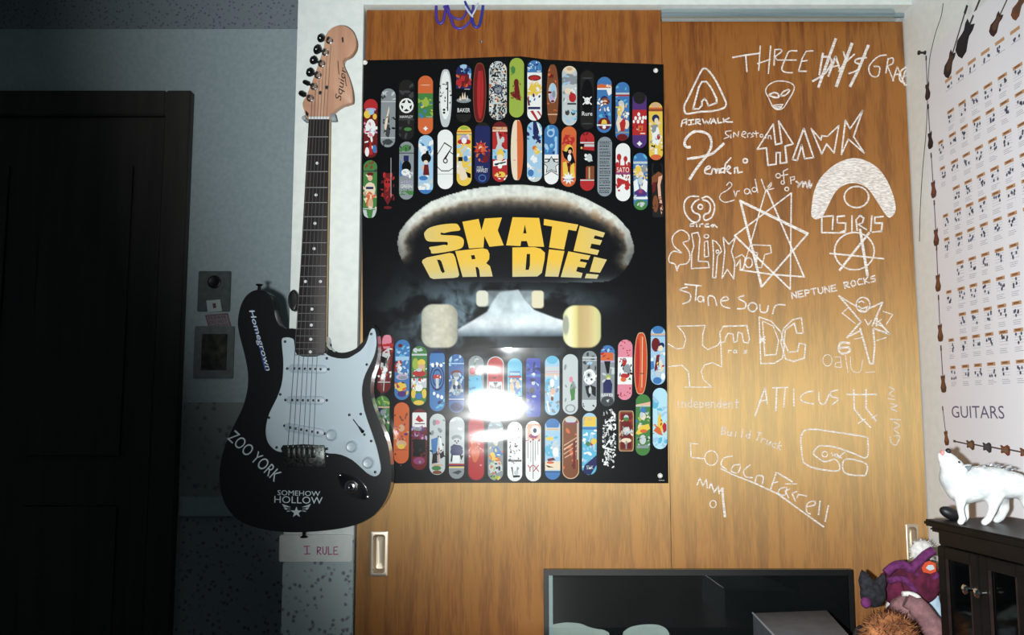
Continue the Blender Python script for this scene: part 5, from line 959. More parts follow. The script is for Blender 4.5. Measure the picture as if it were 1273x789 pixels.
lettering('headstock_lettering', 'Squier', 424.8, 104.2, 42, 10.5, -80, YH-0.0003, 'black_ink', gt, 'black script lettering Squier', 0.25)
for x, y, l in ((419.5, 84, 17), (428.5, 101, 12)):
    prism('headstock_line', [(x,y-l/2),(x+.9,y-l/2),(x+2.4,y+l/2),(x+1.5,y+l/2)], YH-0.0003, 0.0002, M['black_ink'], gt)
prism('headstock_mark', [(424.6,46.5),(426.8,46),(427.2,52.4),(425.4,52.8)], YH-0.0003, 0.0002, M['black_ink'], gt)
# hanger: plate on the wall and two padded prongs under the headstock
hg = P(397, 150, -0.012)
h = thing('guitar_hanger', 'grey padded wall hook holding the guitar below its headstock', 'hook', hg)
prism('hanger_plate', [(386,128),(404,128),(404,158),(386,158)], -0.018, 0.0058, M['black_plastic'], h, 0.001)
for pts in ([(396,150),(382,150.5),(377.5,146.5)], [(396,150),(412,149),(414.5,147.5)]):
    a = P(pts[0][0], pts[0][1], -0.018); b_ = P(pts[1][0], pts[1][1], -0.05); c = P(pts[2][0], pts[2][1], YH-0.008)
    tube_obj('hanger_prong', [a, P(pts[0][0], pts[0][1], -0.030), b_, P(pts[2][0], pts[2][1], -0.058), c], 0.0042, M['gray_rubber'], h, 10)
prism('prong_tip', [(410,140.5),(416.5,142.5),(418.5,150.5),(412,150.5)], YH-0.002, 0.008, M['gray_rubber'], h, 0.001)
prism('prong_tip', [(379.5,136.5),(383.5,140.5),(382.8,145.5),(380,142.5)], YH-0.002, 0.006, M['black_plastic'], h, 0.001)

# ------------------------------------------------------------------ partition rail writing, small wall things
rl = []
for s in write('I', 377, 688.5, 388, 688, 9.5, .9) + write('RULE', 394, 689, 421.5, 689, 9.5, .78): rl.append(s)
V = []; F = []
for s in rl:
    v, f = ribbon(s, 1.25); i0 = len(V); V += [P(q.x, q.y, -0.0224) for q in v]; F += [tuple(i0+i for i in g) for g in f]
o = mesh_obj('marker_lettering', V, F, M['ink_pink'], rail); tag(o, 'pink marker writing I RULE')
def wall_at(px0, px1, Y, d): a, b_ = P(px0[0], px0[1], Y), P(px1[0], px1[1], Y); return (a.x, Y-d, b_.z), (b_.x, Y, a.z)
kc = P(363, 373, -0.012)
kb = prism('coat_hook', sp([(362.5,360.5),(366,360),(368.5,366),(368.5,380),(366.5,385.5),(362,385.5),(358.8,379),(358,372),(359.3,364.5)], 3), -0.034, 0.022, M['black_plastic'], None, 0.003, 3, 40, loc=kc)
tag(kb, 'small rounded black coat hook on the wall edge left of the guitar neck', 'coat hook')
# plaque, tiny sign, framed picture on the far wall
YW = YF-0.0005
M['plaque'] = noise_mat('plaque_grey', (84,92,92), (98,106,106), (60,60,60)); M['paper'] = mat('paper_white', (190,200,202), 0.7)
M['mat_board'] = noise_mat('grey_mat_board', (104,112,112), (120,128,128), (60,60,60)); M['dark_photo'] = noise_mat('dark_photo', (34,38,36), (84,84,74), (40,40,40), lo=.4, hi=.75)
M['sign_ink'] = mat('sign_ink', (110,70,84), 0.7); M['sign_paper'] = mat('sign_paper', (150,140,148), 0.7)
c = P(267.5, 388, YW)
pl = thing('wall_plaque', 'grey rectangular plaque with a dark disc and a small white paper at its foot', 'plaque', c)
lo, hi = wall_at((248.5,337.5), (286.5,387.5), YW, 0.012); box('plate', lo, hi, M['plaque'], pl, 0.002)
lathe_obj('disc', P(266.8,350.5,YW-0.012), (0,-1,0), [(0.019,-0.001),(0.019,0.004),(0.015,0.006),(0.006,0.0035),(0,0.0035)], M['black_plastic'], pl, 24)
prism('paper_note', [(256.5,373.5),(273.5,372),(276,386.5),(258,387.5)], YW-0.0135, 0.001, M['paper'], pl)
prism('paper_mark', [(264,377),(268,376.6),(269,382.5),(265,383)], YW-0.0139, 0.0003, M['sign_ink'], pl)
c = P(269.5, 411, YW)
sg = prism('wall_sign', [(254.5,391.5),(283.5,388.8),(288.3,407.5),(260,411)], YW-0.002, 0.0018, M['sign_paper'], None, loc=c)
tag(sg, 'tiny tilted pinkish sign PLEASE DO NOT DISTURB above the framed picture', 'sign')
for i, wd in enumerate(('PLEASE', 'DO NOT', 'DISTURB')):
    lettering('sign_lettering', wd, 270.2+1.2*i, 394.4+5.2*i, 22, 3.6, -5.5, YW-0.0024, 'sign_ink', sg, None)
bm = bmesh.new()
def rim(bm, q, Y, w=0.9):
    for (a, b_) in zip(q, q[1:]+q[:1]):
        v, f = ribbon([a, b_], w); vv = [bm.verts.new(P(t.x, t.y, Y)) for t in v]
        for g in f: bm.faces.new([vv[i] for i in g])
rim(bm, [(256,392.4),(282.6,390),(286.8,406.4),(261.2,409.6)], YW-0.0023)
bm_obj('sign_border', bm, M['sign_ink'], sg)
c = P(267, 471, YW)
fr = thing('framed_picture', 'small dark picture in a wide grey mat on the far wall below the tiny sign', 'picture', c)
lo, hi = wall_at((243.5,405.5), (290.5,470.5), YW, 0.010); box('mat_board', lo, hi, M['mat_board'], fr, 0.002)
lo, hi = wall_at((251.5,415), (281.5,460), YW-0.0095, 0.0012); box('picture', lo, hi, M['dark_photo'], fr)

# cords over the left door, tack, thread
cz = P(572, 12, -0.006)
cg = thing('cord_loops', 'purple and blue cord loops hanging over the top of the left closet door', 'cord', cz)
def cord(pts, m, r=0.0026, Y=-0.006):
    q = [P(x, y, Y+dy) for x, y, dy in pts]; tube_obj('loop', spline(q, 6, False), r, M[m], cg, 8)
M['blue_cord'] = mat('blue_cord', (44,52,150), 0.35)
cord([(543,2,0),(542,14,0),(543.5,25,0),(547,29.5,-.001),(551,26,-.002),(553.5,14,-.003),(555,2,0)], 'purple', .0030)
cord([(556,2,-.002),(558,13,-.004),(560.5,19,-.005),(568,23.5,-.006),(575,22.5,-.005),(580,14,-.004),(581,2,0)], 'purple', .0024)
cord([(552,8,-.004),(556,13,-.006),(560,22,-.007),(564,32,-.007),(570,35.5,-.008),(578,33,-.008),(586,24,-.008),(588,12,-.006),(588,2,0)], 'purple', .0028)
cord([(578,2,-.004),(582,11,-.008),(586,20,-.010),(588.5,30,-.010),(592,34,-.009),(596,31,-.008),(599,18,-.006),(601,2,0)], 'blue_cord', .0030)
cord([(578,8,-.010),(584,17,-.012),(588,21.5,-.012)], 'cream_cord', .0022)
cord([(594.5,4,-.010),(590.5,13,-.012),(586,21,-.013)], 'cream_cord', .0020)
tk = lathe_obj('thumb_tack', P(599,53.5,0), (-.4,-1,.2), [(0.0007,-0.004),(0.0007,0.004),(0.0030,0.005),(0.0034,0.006),(0.0026,0.0078),(0,0.0082)], M['chrome'], n=14, loc=P(599,53.5,0))
tag(tk, 'small metal tack in the wood above the poster', 'tack')
PW = lambda x, y, d=0.0: PX(x, y, XW-d)
wt = lathe_obj('wall_tack', PW(1150.5,65.5), (-1,0,0), [(0.004,-0.001),(0.004,0.002),(0.0022,0.004),(0.0022,0.010),(0.0045,0.012),(0.0045,0.0145),(0,0.0155)], M['stone'], n=12, loc=PW(1150.5,65.5))
tag(wt, 'small black tack on the white wall beside the guitar chart', 'tack')
pts = [PW(x, y, 0.0042) for x, y in ((1172.5,4),(1170,20),(1164,38),(1159.5,55),(1155.5,75),(1153.5,110),(1151.5,160),(1147,210),(1144,260),(1143,300))]
th = tube_obj('thread', spline(pts, 4, False), 0.0006, M['thread'], None, 6, loc=pts[0]); tag(th, 'thin dark thread hanging down the white wall', 'thread')

# ------------------------------------------------------------------ guitar chart on the right wall
YA = PX(1159.5, 300, XW).y; YB = YA - 0.61
ZA = PX(1159.5, 62, XW).z; ZB = ZA - 0.915
def proj_chart(s, t, lay):     # s metres from the left edge, t metres down from the top
    bow = 0.0016 + 0.0035*math.sin(s*9.0)**2*(0.3+max(0, 1-t/0.25)) + 0.001*math.sin(t*14)
    return Vector((XW - bow - 0.00006*lay, YA - s, ZA - t))
ch = Print(proj_chart)
PAPER = (238,238,246)
for i in range(24):
    for j in range(30):
        s0, s1, t0, t1 = 0.61*i/24, 0.61*(i+1)/24, 0.915*j/30, 0.915*(j+1)/30
        ch.poly([(s0,t0),(s0,t1),(s1,t1),(s1,t0)], PAPER, 0)
def ch_pt(x, y): p = PX(x, y, XW); return (YA-p.y, ZA-p.z)
def rect(s, t, ws, wt, c, lay=2): ch.poly([(s,t),(s,t+wt),(s+ws,t+wt),(s+ws,t)], c, lay)
def strum(s, t, ln, ang, c, c2, lay=3):
    """small printed guitar, body centre at s,t, pointing along ang (0 = neck up)"""
    ca, sa = math.cos(ang), math.sin(ang)
    R = lambda u, v: (s+u*ca - v*sa, t+u*sa + v*ca)
    b = [(-.0,.30),(-.10,.28),(-.135,.18),(-.09,.08),(-.075,.03),(-.10,-.04),(-.09,-.10),(-.02,-.08),(.02,-.08),(.09,-.12),(.10,-.05),(.075,.03),(.09,.08),(.135,.18),(.10,.28)]
    ch.poly([R(u*ln, v*ln) for u, v in b], c, lay); ch.poly([R(u*ln*.55, (v-.02)*ln*.62+.03*ln) for u, v in b], c2, lay+1)
    for u, v, c_ in ((0.018,-.66,(70,58,56)),): ch.poly([R(-u*ln,-.07*ln),R(u*ln,-.07*ln),R(u*ln,v*ln),R(-u*ln,v*ln)], c_, lay+1)
    ch.poly([R(-.035*ln,-.66*ln),R(.035*ln,-.66*ln),R(.03*ln,-.78*ln),R(-.03*ln,-.78*ln)], c, lay+1)
rs = random.Random(5)
# big guitars along the top, small ones down the left edge, a row above the foot
for (x, y, ln, ang, c, c2) in ((1186,72,.125,.75,(40,34,44),(84,60,44)),(1207,38,.165,.85,(22,24,34),(26,28,40))):
    s, t = ch_pt(x, y); strum(s, t, ln, ang, c, c2)
for i in range(3, 9): strum(0.085+i*0.062, 0.045, .10, .9, rs.choice([(40,34,44),(120,70,40),(60,30,30)]), (90,66,50))
for y, c in ((106,(50,36,34)),(168,(34,30,34)),(230,(92,48,40)),(290,(88,52,40)),(347,(96,62,40)),(409,(92,60,40)),(472,(88,58,40))):
    x = 1158+ (y-106)*0.03; s, t = ch_pt(x, y); strum(0.016, t, .085, 0.0, c, tuple(min(255,int(k*1.35)) for k in c))
s, t = ch_pt(1176.5, 540); strum(s, t, .07, -.12, (96,56,36), (140,88,56))
s, t = ch_pt(1205, 552); strum(s, t, .07, -1.5, (84,62,48), (130,96,66)); strum(s+.055, t+.002, .07, -1.5, (48,52,62), (70,74,84))
for i in range(2, 8): strum(s+.055*i, t+.002*i, .07, -1.5, rs.choice([(84,62,48),(48,52,62),(120,60,40)]), (120,96,76))
# chord charts
ycol = [116,148,184,219,249,281,318,352,385,416,452]
for r, y in enumerate(ycol):
    t0 = ch_pt(1214, y)[1]
    for cidx in range(13):
        if cidx == 0 and r in (0, 3, 6, 8): continue
        s0 = 0.046+cidx*0.0425
        ss = 0.026 if cidx else 0.020
        rect(s0, t0, ss, 0.0062, (196,152,112)); rect(s0+0.004, t0+0.0012, ss*.6, 0.0030, (132,90,64), 3)
        for k in range(5):
            a, b_ = rs.uniform(0, ss*.8), rs.uniform(.009, .024); ch.poly(ell(s0+a+.003, t0+b_, .0026, .0030, 8), rs.choice([(74,82,110),(92,98,124),(58,62,80)]), 3)
        for k in range(4): rect(s0, t0+.009+.0048*k, ss, .0006, (176,178,194), 1)
        for k in range(3): rect(s0, t0+.0305+.0032*k, ss*rs.uniform(.6,1), .0009, (168,170,186), 1)
for cidx in range(13):
    s0 = 0.088+cidx*0.0425; t0 = ch_pt(1214, 52)[1]+cidx*0.0
    if s0 > .56: break
    rect(s0, t0+.03, .026, .0062, (196,152,112)); rect(s0, t0+.052, .026, .001, (168,170,186)); 
    for k in range(4): ch.poly(ell(s0+rs.uniform(.003,.024), t0+rs.uniform(.041,.05), .0026, .003, 8), (74,82,110), 3)
sa_, ta_ = ch_pt(1183.5, 503); sb_, tb_ = ch_pt(1230, 520)
tv, tf = text_polys('GUITARS')
wT, hT = (sb_-sa_)*7/5.0, (tb_-ta_)*0.92
ch.raw([(sa_+(a+.5)*wT, ta_+(.5-b_)*hT+0.002) for a, b_ in tv], tf, (104,96,128), 3)
for a, b_, c_ in ((0.30,0.56,.004),):
    for i in range(6): rect(a, .70+.012*i, .22*rs.uniform(.6,1), .003, (150,152,170), 2)
gc = ch.build('guitar_chart', M['print'], loc=(XW-0.002, (YA+YB)/2, (ZA+ZB)/2)); tag(gc, 'white chart of guitars and chord diagrams pinned on the right wall', 'poster')

# ------------------------------------------------------------------ dresser, leaning picture, grey case
ZD = 0.79
dr = thing('dresser', 'low brown dresser below the closet doors carrying the toys and the dark cabinet', 'dresser', (0.46, -0.30, 0))
box('carcass', (0.0, -0.548, 0.06), (XW-0.006, -0.052, ZD-0.022), M['dresser'], dr, 0.003)
box('top', (-0.01, -0.56, ZD-0.022), (XW-0.005, -0.046, ZD), M['dresser'], dr, 0.004)
for r in range(3):
    for c in range(2):
        x0 = 0.015+c*0.405; z0 = 0.09+r*0.222
        d = box('drawer', (x0, -0.562, z0), (x0+0.395, -0.545, z0+0.212), M['dresser'], dr, 0.004)
        lathe_obj('drawer_knob', (x0+0.197, -0.562, z0+0.106), (0,-1,0), [(0.006,0),(0.006,0.010),(0.015,0.016),(0.016,0.022),(0.010,0.027),(0,0.028)], M['brass'], d, 16)
for x in (0.03, XW-0.05):
    for y in (-0.52, -0.08): box('foot', (x-0.02, y-0.02, 0), (x+0.02, y+0.02, 0.062), M['dresser'], dr, 0.003)
# framed black poster leaning on the doors behind the dresser
YFp = -0.018
a0 = P(676, 708, YFp); a1 = P(1060.5, 708, YFp); ZFB = 0.46
fp = thing('framed_poster', 'wide black framed dark picture standing against the closet doors, pale strip inside its left edge', 'picture', ((a0.x+a1.x)/2, YFp, ZFB))
fw = 0.0095
bm = bmesh.new()
bm_box(bm, (a0.x, YFp, ZFB), (a0.x+fw, -0.003, a0.z), 0.001); bm_box(bm, (a1.x-fw, YFp, ZFB), (a1.x, -0.003, a0.z), 0.001)
bm_box(bm, (a0.x+fw, YFp, a0.z-0.011), (a1.x-fw, -0.003, a0.z), 0.001); bm_box(bm, (a0.x+fw, YFp, ZFB), (a1.x-fw, -0.003, ZFB+0.011), 0.001)
bm_obj('frame', bm, M['frame_black'], fp, smooth=35)
M['black_print'] = noise_mat('black_print', (11,13,14), (17,19,21), (9,9,9), rough=0.6, spec=0.15)
box('picture', (a0.x+fw, YFp+0.006, ZFB+0.01), (a1.x-fw, YFp+0.008, a0.z-0.010), M['black_print'], fp)
m0 = P(682.3, 714, YFp+0.005); m1 = P(687, 714, YFp+0.005)
box('paper_edge', (m0.x, YFp+0.0045, ZFB+0.011), (m1.x, YFp+0.006, m0.z), M['paper'], fp)
M['pale_print'] = noise_mat('pale_print', (186,192,186), (204,208,200), (30,30,30))
for pts in ([(686.5,800),(686.5,776.5),(692,775),(703,773.5),(712,773.8),(722,775),(732,779),(742,781.5),(750,782.5),(757,786),(760,800)], [(772,800),(775,785),(782,780),(790,777.5),(800,776),(812,775.8),(820,777),(828,781),(832,787),(834,800)]):
    prism('pale_shape', sp(pts[1:-1], 2) and [pts[0]]+[(v.x,v.y) for v in spline([Vector((x,y,0)) for x,y in pts[1:-1]],3,False)]+[pts[-1]], YFp+0.0052, 0.0006, M['pale_print'], fp)
pane = box('pane', (a0.x+fw, YFp+0.0015, ZFB+0.01), (a1.x-fw, YFp+0.003, a0.z-0.010), glass_mat('picture_glass', 0.03, (235,240,240), 0.03), fp)
# grey flat case on the dresser
zc = 0.85
def PZ(x, y, z): r = ray(x, y); return CAM + r*((z-CAM.z)/r.z)
q = [PZ(936,761.5,zc), PZ(1028,758,zc), PZ(1056,789,zc), PZ(966,793,zc)]
cs = thing('grey_case', 'flat grey case lying on the dresser in front of the leaning picture', 'case', (sum((v.x for v in q))/4, sum((v.y for v in q))/4, ZD))
bm = bmesh.new(); bm_prism(bm, [Vector((v.x, v.y, zc)) for v in q], (zc-ZD-0.0005), 0.002, 2, Vector((0,0,-1))); bm_obj('case_body', bm, M['grey_case'], cs, smooth=35)
bm = bmesh.new(); tube(bm, [Vector((q[0].x-.0005, q[0].y, zc)), Vector((q[3].x-.0005, q[3].y, zc))], 0.0016, 6); bm_obj('case_edge', bm, M['case_edge'], cs)

# ------------------------------------------------------------------ dark cabinet with the wolf
CY = -0.36
cc = P(1147, 644.5, CY); ztop = cc.z
e1 = Vector((0.154, -1.0, 0)).normalized(); e2 = Vector((-e1.y, e1.x, 0))
Mx = Matrix((( e1.x, e2.x, 0, cc.x), (e1.y, e2.y, 0, cc.y), (0,0,1,0), (0,0,0,1)))     # local: s along the front towards the camera, d into the cabinet
LC, DC = 0.215, 0.15
cb = thing('display_cabinet', 'small espresso wood cabinet with glass doors against the right wall', 'cabinet', (cc.x + e1.x*LC/2 + e2.x*DC/2, cc.y + e1.y*LC/2 + e2.y*DC/2, ZD))
def cbox(name, lo, hi, m, parent=cb, bev=0.0015): return box(name, lo, hi, M[m], parent, bev, mtx=Mx)
bm = bmesh.new()
bm_box(bm, (0,0,ztop-0.010), (LC,DC,ztop), 0.003, Mx); bm_box(bm, (0.006,0.006,ztop-0.018), (LC-0.006,DC-0.004,ztop-0.010), 0.003, Mx)
bm_obj('cabinet_top', bm, M['espresso'], cb, smooth=35)
bm = bmesh.new()
o_ = 0.016
bm_box(bm, (o_, DC-0.014, ZD+0.02), (LC-o_, DC-0.004, ztop-0.018), 0.001, Mx)      # back
bm_box(bm, (o_, o_, ZD+0.02), (o_+0.012, DC-0.014, ztop-0.018), 0.001, Mx); bm_box(bm, (LC-o_-0.012, o_, ZD+0.02), (LC-o_, DC-0.014, ztop-0.018), 0.001, Mx)
bm_box(bm, (o_, o_, ZD+0.012), (LC-o_, DC-0.004, ZD+0.024), 0.001, Mx); bm_box(bm, (o_+.012, o_+.01, ZD+0.13), (LC-o_-.012, DC-0.014, ZD+0.137), 0.001, Mx)
bm_box(bm, (o_, o_-0.002, ztop-0.036), (LC-o_, o_+0.008, ztop-0.018), 0.001, Mx)
bm_obj('carcass', bm, M['espresso'], cb, smooth=35)
cbox('plinth', (0.008,0.008,ZD), (LC-0.008,DC-0.004,ZD+0.014), 'espresso')
for k in range(2):
    s0 = o_+0.001 + k*(LC/2-o_); s1 = s0 + LC/2-o_-0.002; z0, z1 = ZD+0.026, ztop-0.038
    bm = bmesh.new(); y0, y1 = o_-0.006, o_+0.006; w_ = 0.017
    bm_box(bm, (s0,y0,z0), (s0+w_,y1,z1), 0.0015, Mx); bm_box(bm, (s1-w_,y0,z0), (s1,y1,z1), 0.0015, Mx)
    bm_box(bm, (s0+w_,y0,z0), (s1-w_,y1,z0+w_), 0.0015, Mx); bm_box(bm, (s0+w_,y0,z1-w_), (s1-w_,y1,z1), 0.0015, Mx)
    d = bm_obj('cabinet_door', bm, M['espresso'], cb, smooth=35)
    cbox('door_pane', (s0+w_,o_-0.001,z0+w_), (s1-w_,o_+0.001,z1-w_), 'pane', d, 0)
    for sx in (s0+w_, s1-w_-0.003):
        cbox('door_bead', (sx,y0+0.001,z0+w_), (sx+0.003,y0+0.004,z1-w_), 'espresso_light', d, 0)
    kc = Mx @ Vector((s1-w_/2-.006 if k == 0 else s0+w_/2, y0, ztop-0.088))
    lathe_obj('door_knob', kc, -e2, [(0.003,0),(0.003,0.005),(0.0065,0.008),(0.007,0.012),(0.004,0.0145),(0,0.015)], M['chrome'], d, 14)
# a few bright trinkets behind the glass
tr_ = lathe_obj('glass_ornament', Mx @ Vector((0.072,0.045,ZD+0.137)), (0,0,1), [(0.012,0.0),(0.012,0.003),(0.004,0.008),(0.006,0.018),(0.015,0.032),(0.016,0.045),(0.010,0.058),(0.005,0.062),(0.006,0.066),(0,0.068)], M['chrome'], n=18, loc=Mx @ Vector((0.072,0.045,ZD+0.137)))
tag(tr_, 'small shiny ornament behind the cabinet glass', 'ornament')

# howling wolf figurine: one skinned body
def skin(name, nodes, edges, m, parent=None, loc=None, voxel=0.0016):
    """limbs as tapering capsules, fused into one continuous surface"""
    bm = bmesh.new()
    for a, b_ in edges:
        (p, r), (q, t) = nodes[a], nodes[b_]; r *= .86; t *= .86; d = q-p; L = max(d.length, 1e-5)
        prof = [(0,-r)] + [(r*math.sin(k*math.pi/8), -r*math.cos(k*math.pi/8)) for k in range(1, 4)] + [(r, 0), (t, L)] + [(t*math.cos(k*math.pi/8), L+t*math.sin(k*math.pi/8)) for k in range(1, 4)] + [(0, L+t)]
        lathe(bm, p, d, prof, 16)
    bmesh.ops.recalc_face_normals(bm, faces=bm.faces)
    me = bpy.data.meshes.new(name); bm.to_mesh(me); bm.free(); o = bpy.data.objects.new(name, me); COL.objects.link(o)
    rm = o.modifiers.new('Fuse', 'REMESH'); rm.mode = 'VOXEL'; rm.voxel_size = voxel
    so = o.modifiers.new('Smooth', 'SMOOTH'); so.factor = 0.6; so.iterations = 10
    dg = bpy.context.evaluated_depsgraph_get(); ev = o.evaluated_get(dg); m2 = bpy.data.meshes.new_from_object(ev)
    o.modifiers.clear(); o.data = m2; m2.materials.clear(); m2.materials.append(m); m2.polygons.foreach_set('use_smooth', [True]*len(m2.polygons))
    fin(o, parent, loc); return o
YWf = CY - 0.055
def W(x, y, dy=0.0): p = P(x, y, YWf); p.y += dy; return p
foot = ztop
def WF(x, dy): p = P(x, 648, YWf); p.y += dy; p.z = foot+0.004; return p
wf = thing('wolf_figurine', 'white howling wolf figurine standing on the dark cabinet', 'figurine', Vector((W(1215,640).x, YWf, foot)))
sc_ = 1.30/1060     # metres per pixel at the wolf
def RW(k): return k*sc_*1.16
nd = [ (W(1197,606), RW(20)), (W(1187,594), RW(18)), (W(1184,582), RW(14)), (W(1180.5,574), RW(10.5)), (W(1177.5,568), RW(7)), (W(1175,563.5), RW(4.6)),
       (W(1214,600,-.004), RW(21)), (W(1234,599,-.008), RW(19)), (W(1256,602,-.012), RW(16)), (W(1268,614,-.014), RW(9)), (W(1274,636,-.014), RW(4.5)),
       (W(1189,618,-.012), RW(7.5)), (W(1188,631,-.013), RW(4.2)), (WF(1191.5,-.013)+Vector((0,0,.004)), RW(4)), (WF(1187.5,-.015), RW(4)),
       (W(1202,620,.010), RW(7)), (W(1205,632,.011), RW(4.2)), (WF(1206,.011)+Vector((0,0,.004)), RW(4)), (WF(1202,.010), RW(4)),
       (W(1228,618,-.016), RW(9.5)), (W(1226,631,-.018), RW(5)), (WF(1220,-.018)+Vector((0,0,.004)), RW(4.4)), (WF(1215,-.019), RW(4.2)),
       (W(1248,620,.010), RW(10.5)), (W(1254,632,.011), RW(6)), (WF(1249,.011)+Vector((0,0,.004)), RW(5)), (WF(1244,.011), RW(4.6)),
       (W(1175.5,577,0), RW(7.5)), (W(1171,571,0), RW(4.6)), (W(1168,565,0), RW(3.0))]
ed = [(0,1),(1,2),(2,3),(3,4),(4,5),(0,6),(6,7),(7,8),(8,9),(9,10),(0,11),(11,12),(12,13),(13,14),(0,15),(15,16),(16,17),(17,18),(7,19),(19,20),(20,21),(21,22),(7,23),(23,24),(24,25),(25,26),(2,27),(27,28),(28,29)]
skin('body', nd, ed, M['wolf'], wf)
def ball(name, c, r, m, parent, sc=(1,1,1), rot=None):
    bm = bmesh.new(); bmesh.ops.create_uvsphere(bm, u_segments=16, v_segments=10, radius=1.0)
    mm = Matrix.Translation(c) @ (rot or Matrix.Identity(4)) @ Matrix.Diagonal((r*sc[0], r*sc[1], r*sc[2], 1)); bmesh.ops.transform(bm, matrix=mm, verts=bm.verts)
    return bm_obj(name, bm, m, parent, None, 180)
ball('nose', W(1177.6,560.2,-.003), .0042, M['stone'], wf)
ball('mouth', W(1170.6,562.6,-.002), .0044, M['pink'], wf, (.75,.9,1.1))
for dy in (-.013, .010):
    c = W(1192, 583, dy); t_ = W(1200, 577, dy*1.2); bm = bmesh.new()
    lathe(bm, c, (t_-c), [(0.0082,-0.003),(0.0070,0.003),(0.0036,0.010),(0,0.0145)], 10); ea = bm_obj('ear', bm, M['wolf'], wf, smooth=60)
    if dy < 0:
        bm = bmesh.new(); q = Vector((0,-.0045,0)); lathe(bm, c+(t_-c)*.25+q, (t_-c), [(0.0046,-0.001),(0.0040,0.002),(0.0018,0.006),(0,0.009)], 8); bm_obj('inner_ear', bm, M['wolf_grey'], ea, smooth=60)
ball('eye', W(1186.8,573.8,-.0125), .0019, M['stone'], wf)
def fur(name, spots, n, ln, m, parent, seed):
    rs = random.Random(seed); bm = bmesh.new()
    for c, r, dirn in spots:
        for _ in range(n):
            d = Vector((rs.gauss(0,1), -abs(rs.gauss(0,1))-.3, rs.gauss(0,1))).normalized(); p = c + d*r*.93
            e = (Vector(dirn) + d*.35 + Vector((rs.uniform(-.3,.3),0,rs.uniform(-.3,.3)))).normalized()*ln*rs.uniform(.6,1.2); t = e.orthogonal().normalized()*ln*.13; u = e.cross(t).normalized()*ln*.13
            a = [bm.verts.new(p+t), bm.verts.new(p-t*.5+u), bm.verts.new(p-t*.5-u)]; q = bm.verts.new(p+e)
            for i in range(3): bm.faces.new((a[i], a[(i+1)%3], q))
    return bm_obj(name, bm, m, parent, None, 180)
fur('grey_back', [(W(1212,590,-.002), .017, (1,0,-.3)), (W(1228,588,-.004), .017, (1,0,-.2)), (W(1244,590,-.006), .016, (1,0,-.3))], 40, .011, noise_mat('wolf_back', (176,186,194), (214,220,224), (90,90,90)), wf, 4)
# pebble in front of the wolf
pc = P(1181.5, 640, CY-0.012); pc.z = ztop+0.0095
pb = ball('pebble', pc, .0165, M['stone'], None, (1.05,.6,.56), Matrix.Rotation(math.radians(24), 4, 'Y')); fin(pb, None, pc); 
tag(pb, 'black rounded stone lying at the front paws of the white wolf', 'stone')

# ------------------------------------------------------------------ plush toys between the picture and the cabinet
def blob(name, c, r, m, parent, sc=(1,1,1), amp=0.12, freq=28, seed=0, rot=None):
    bm = bmesh.new(); bmesh.ops.create_icosphere(bm, subdivisions=4, radius=1.0)
    for v in bm.verts: v.co *= 1 + amp*mnoise.noise(Vector(v.co)*freq*0.08 + Vector((seed*7.1, seed, 0)))
    mm = Matrix.Translation(c) @ (rot or Matrix.Identity(4)) @ Matrix.Diagonal((r*sc[0], r*sc[1], r*sc[2], 1)); bmesh.ops.transform(bm, matrix=mm, verts=bm.verts)
    return bm_obj(name, bm, m, parent, None, 180)
def tufts(name, c, r, sc, n, ln, m, parent, seed, droop=0.3, up=None):
    rs = random.Random(seed); bm = bmesh.new()
    for _ in range(n):
        while True:
            d = Vector((rs.gauss(0,1), rs.gauss(0,1), rs.gauss(0,1)))
            if d.length > .1: break
        d.normalize(); p = Vector(c) + Vector((d.x*r*sc[0], d.y*r*sc[1], d.z*r*sc[2]))*0.95
        e = (d + Vector((rs.uniform(-.7,.7), rs.uniform(-.7,.7), rs.uniform(-.7,.7)-droop))).normalized()*ln*rs.uniform(.6,1.2)
        t = e.orthogonal().normalized()*ln*0.07; u = e.cross(t).normalized()*ln*0.07
        a = [bm.verts.new(p+t), bm.verts.new(p-t*.5+u), bm.verts.new(p-t*.5-u)]; q = bm.verts.new(p+e)
        for i in range(3): bm.faces.new((a[i], a[(i+1)%3], q))
    return bm_obj(name, bm, m, parent, None, 180)
YT = -0.16
YT = -0.215
# black eared toy
c = P(1083, 735, YT); b0 = Vector((c.x, c.y, ZD))
bt = thing('plush_bat', 'black plush toy with two pointed ears beside the leaning picture', 'plush toy', b0)
blob('head', P(1085,738,YT), .0215, M['black_plush'], bt, (1.0,.85,1.0), .06, 20, 1)
blob('body', Vector((c.x-.014, c.y, ZD+0.032)), .028, M['black_plush'], bt, (.8,.6,1.1), .06, 20, 2)
for (x0,y0),(x1,y1),rr in (((1078,727),(1071.5,708.5),.016),((1093,728),(1099.5,713.5),.013)):
    a, b_ = P(x0,y0,YT), P(x1,y1,YT); bm = bmesh.new(); lathe(bm, a, b_-a, [(rr*.9,-0.010),(rr*.72,(b_-a).length*.4),(rr*.28,(b_-a).length*.85),(0,(b_-a).length*1.05)], 14); bm_obj('ear', bm, M['black_plush'], bt, smooth=60)
blob('muzzle', P(1076.5,749,YT-.018), .0085, M['violet'], bt, (1.0,.8,1.1), .05, 20, 3)
YT = -0.16
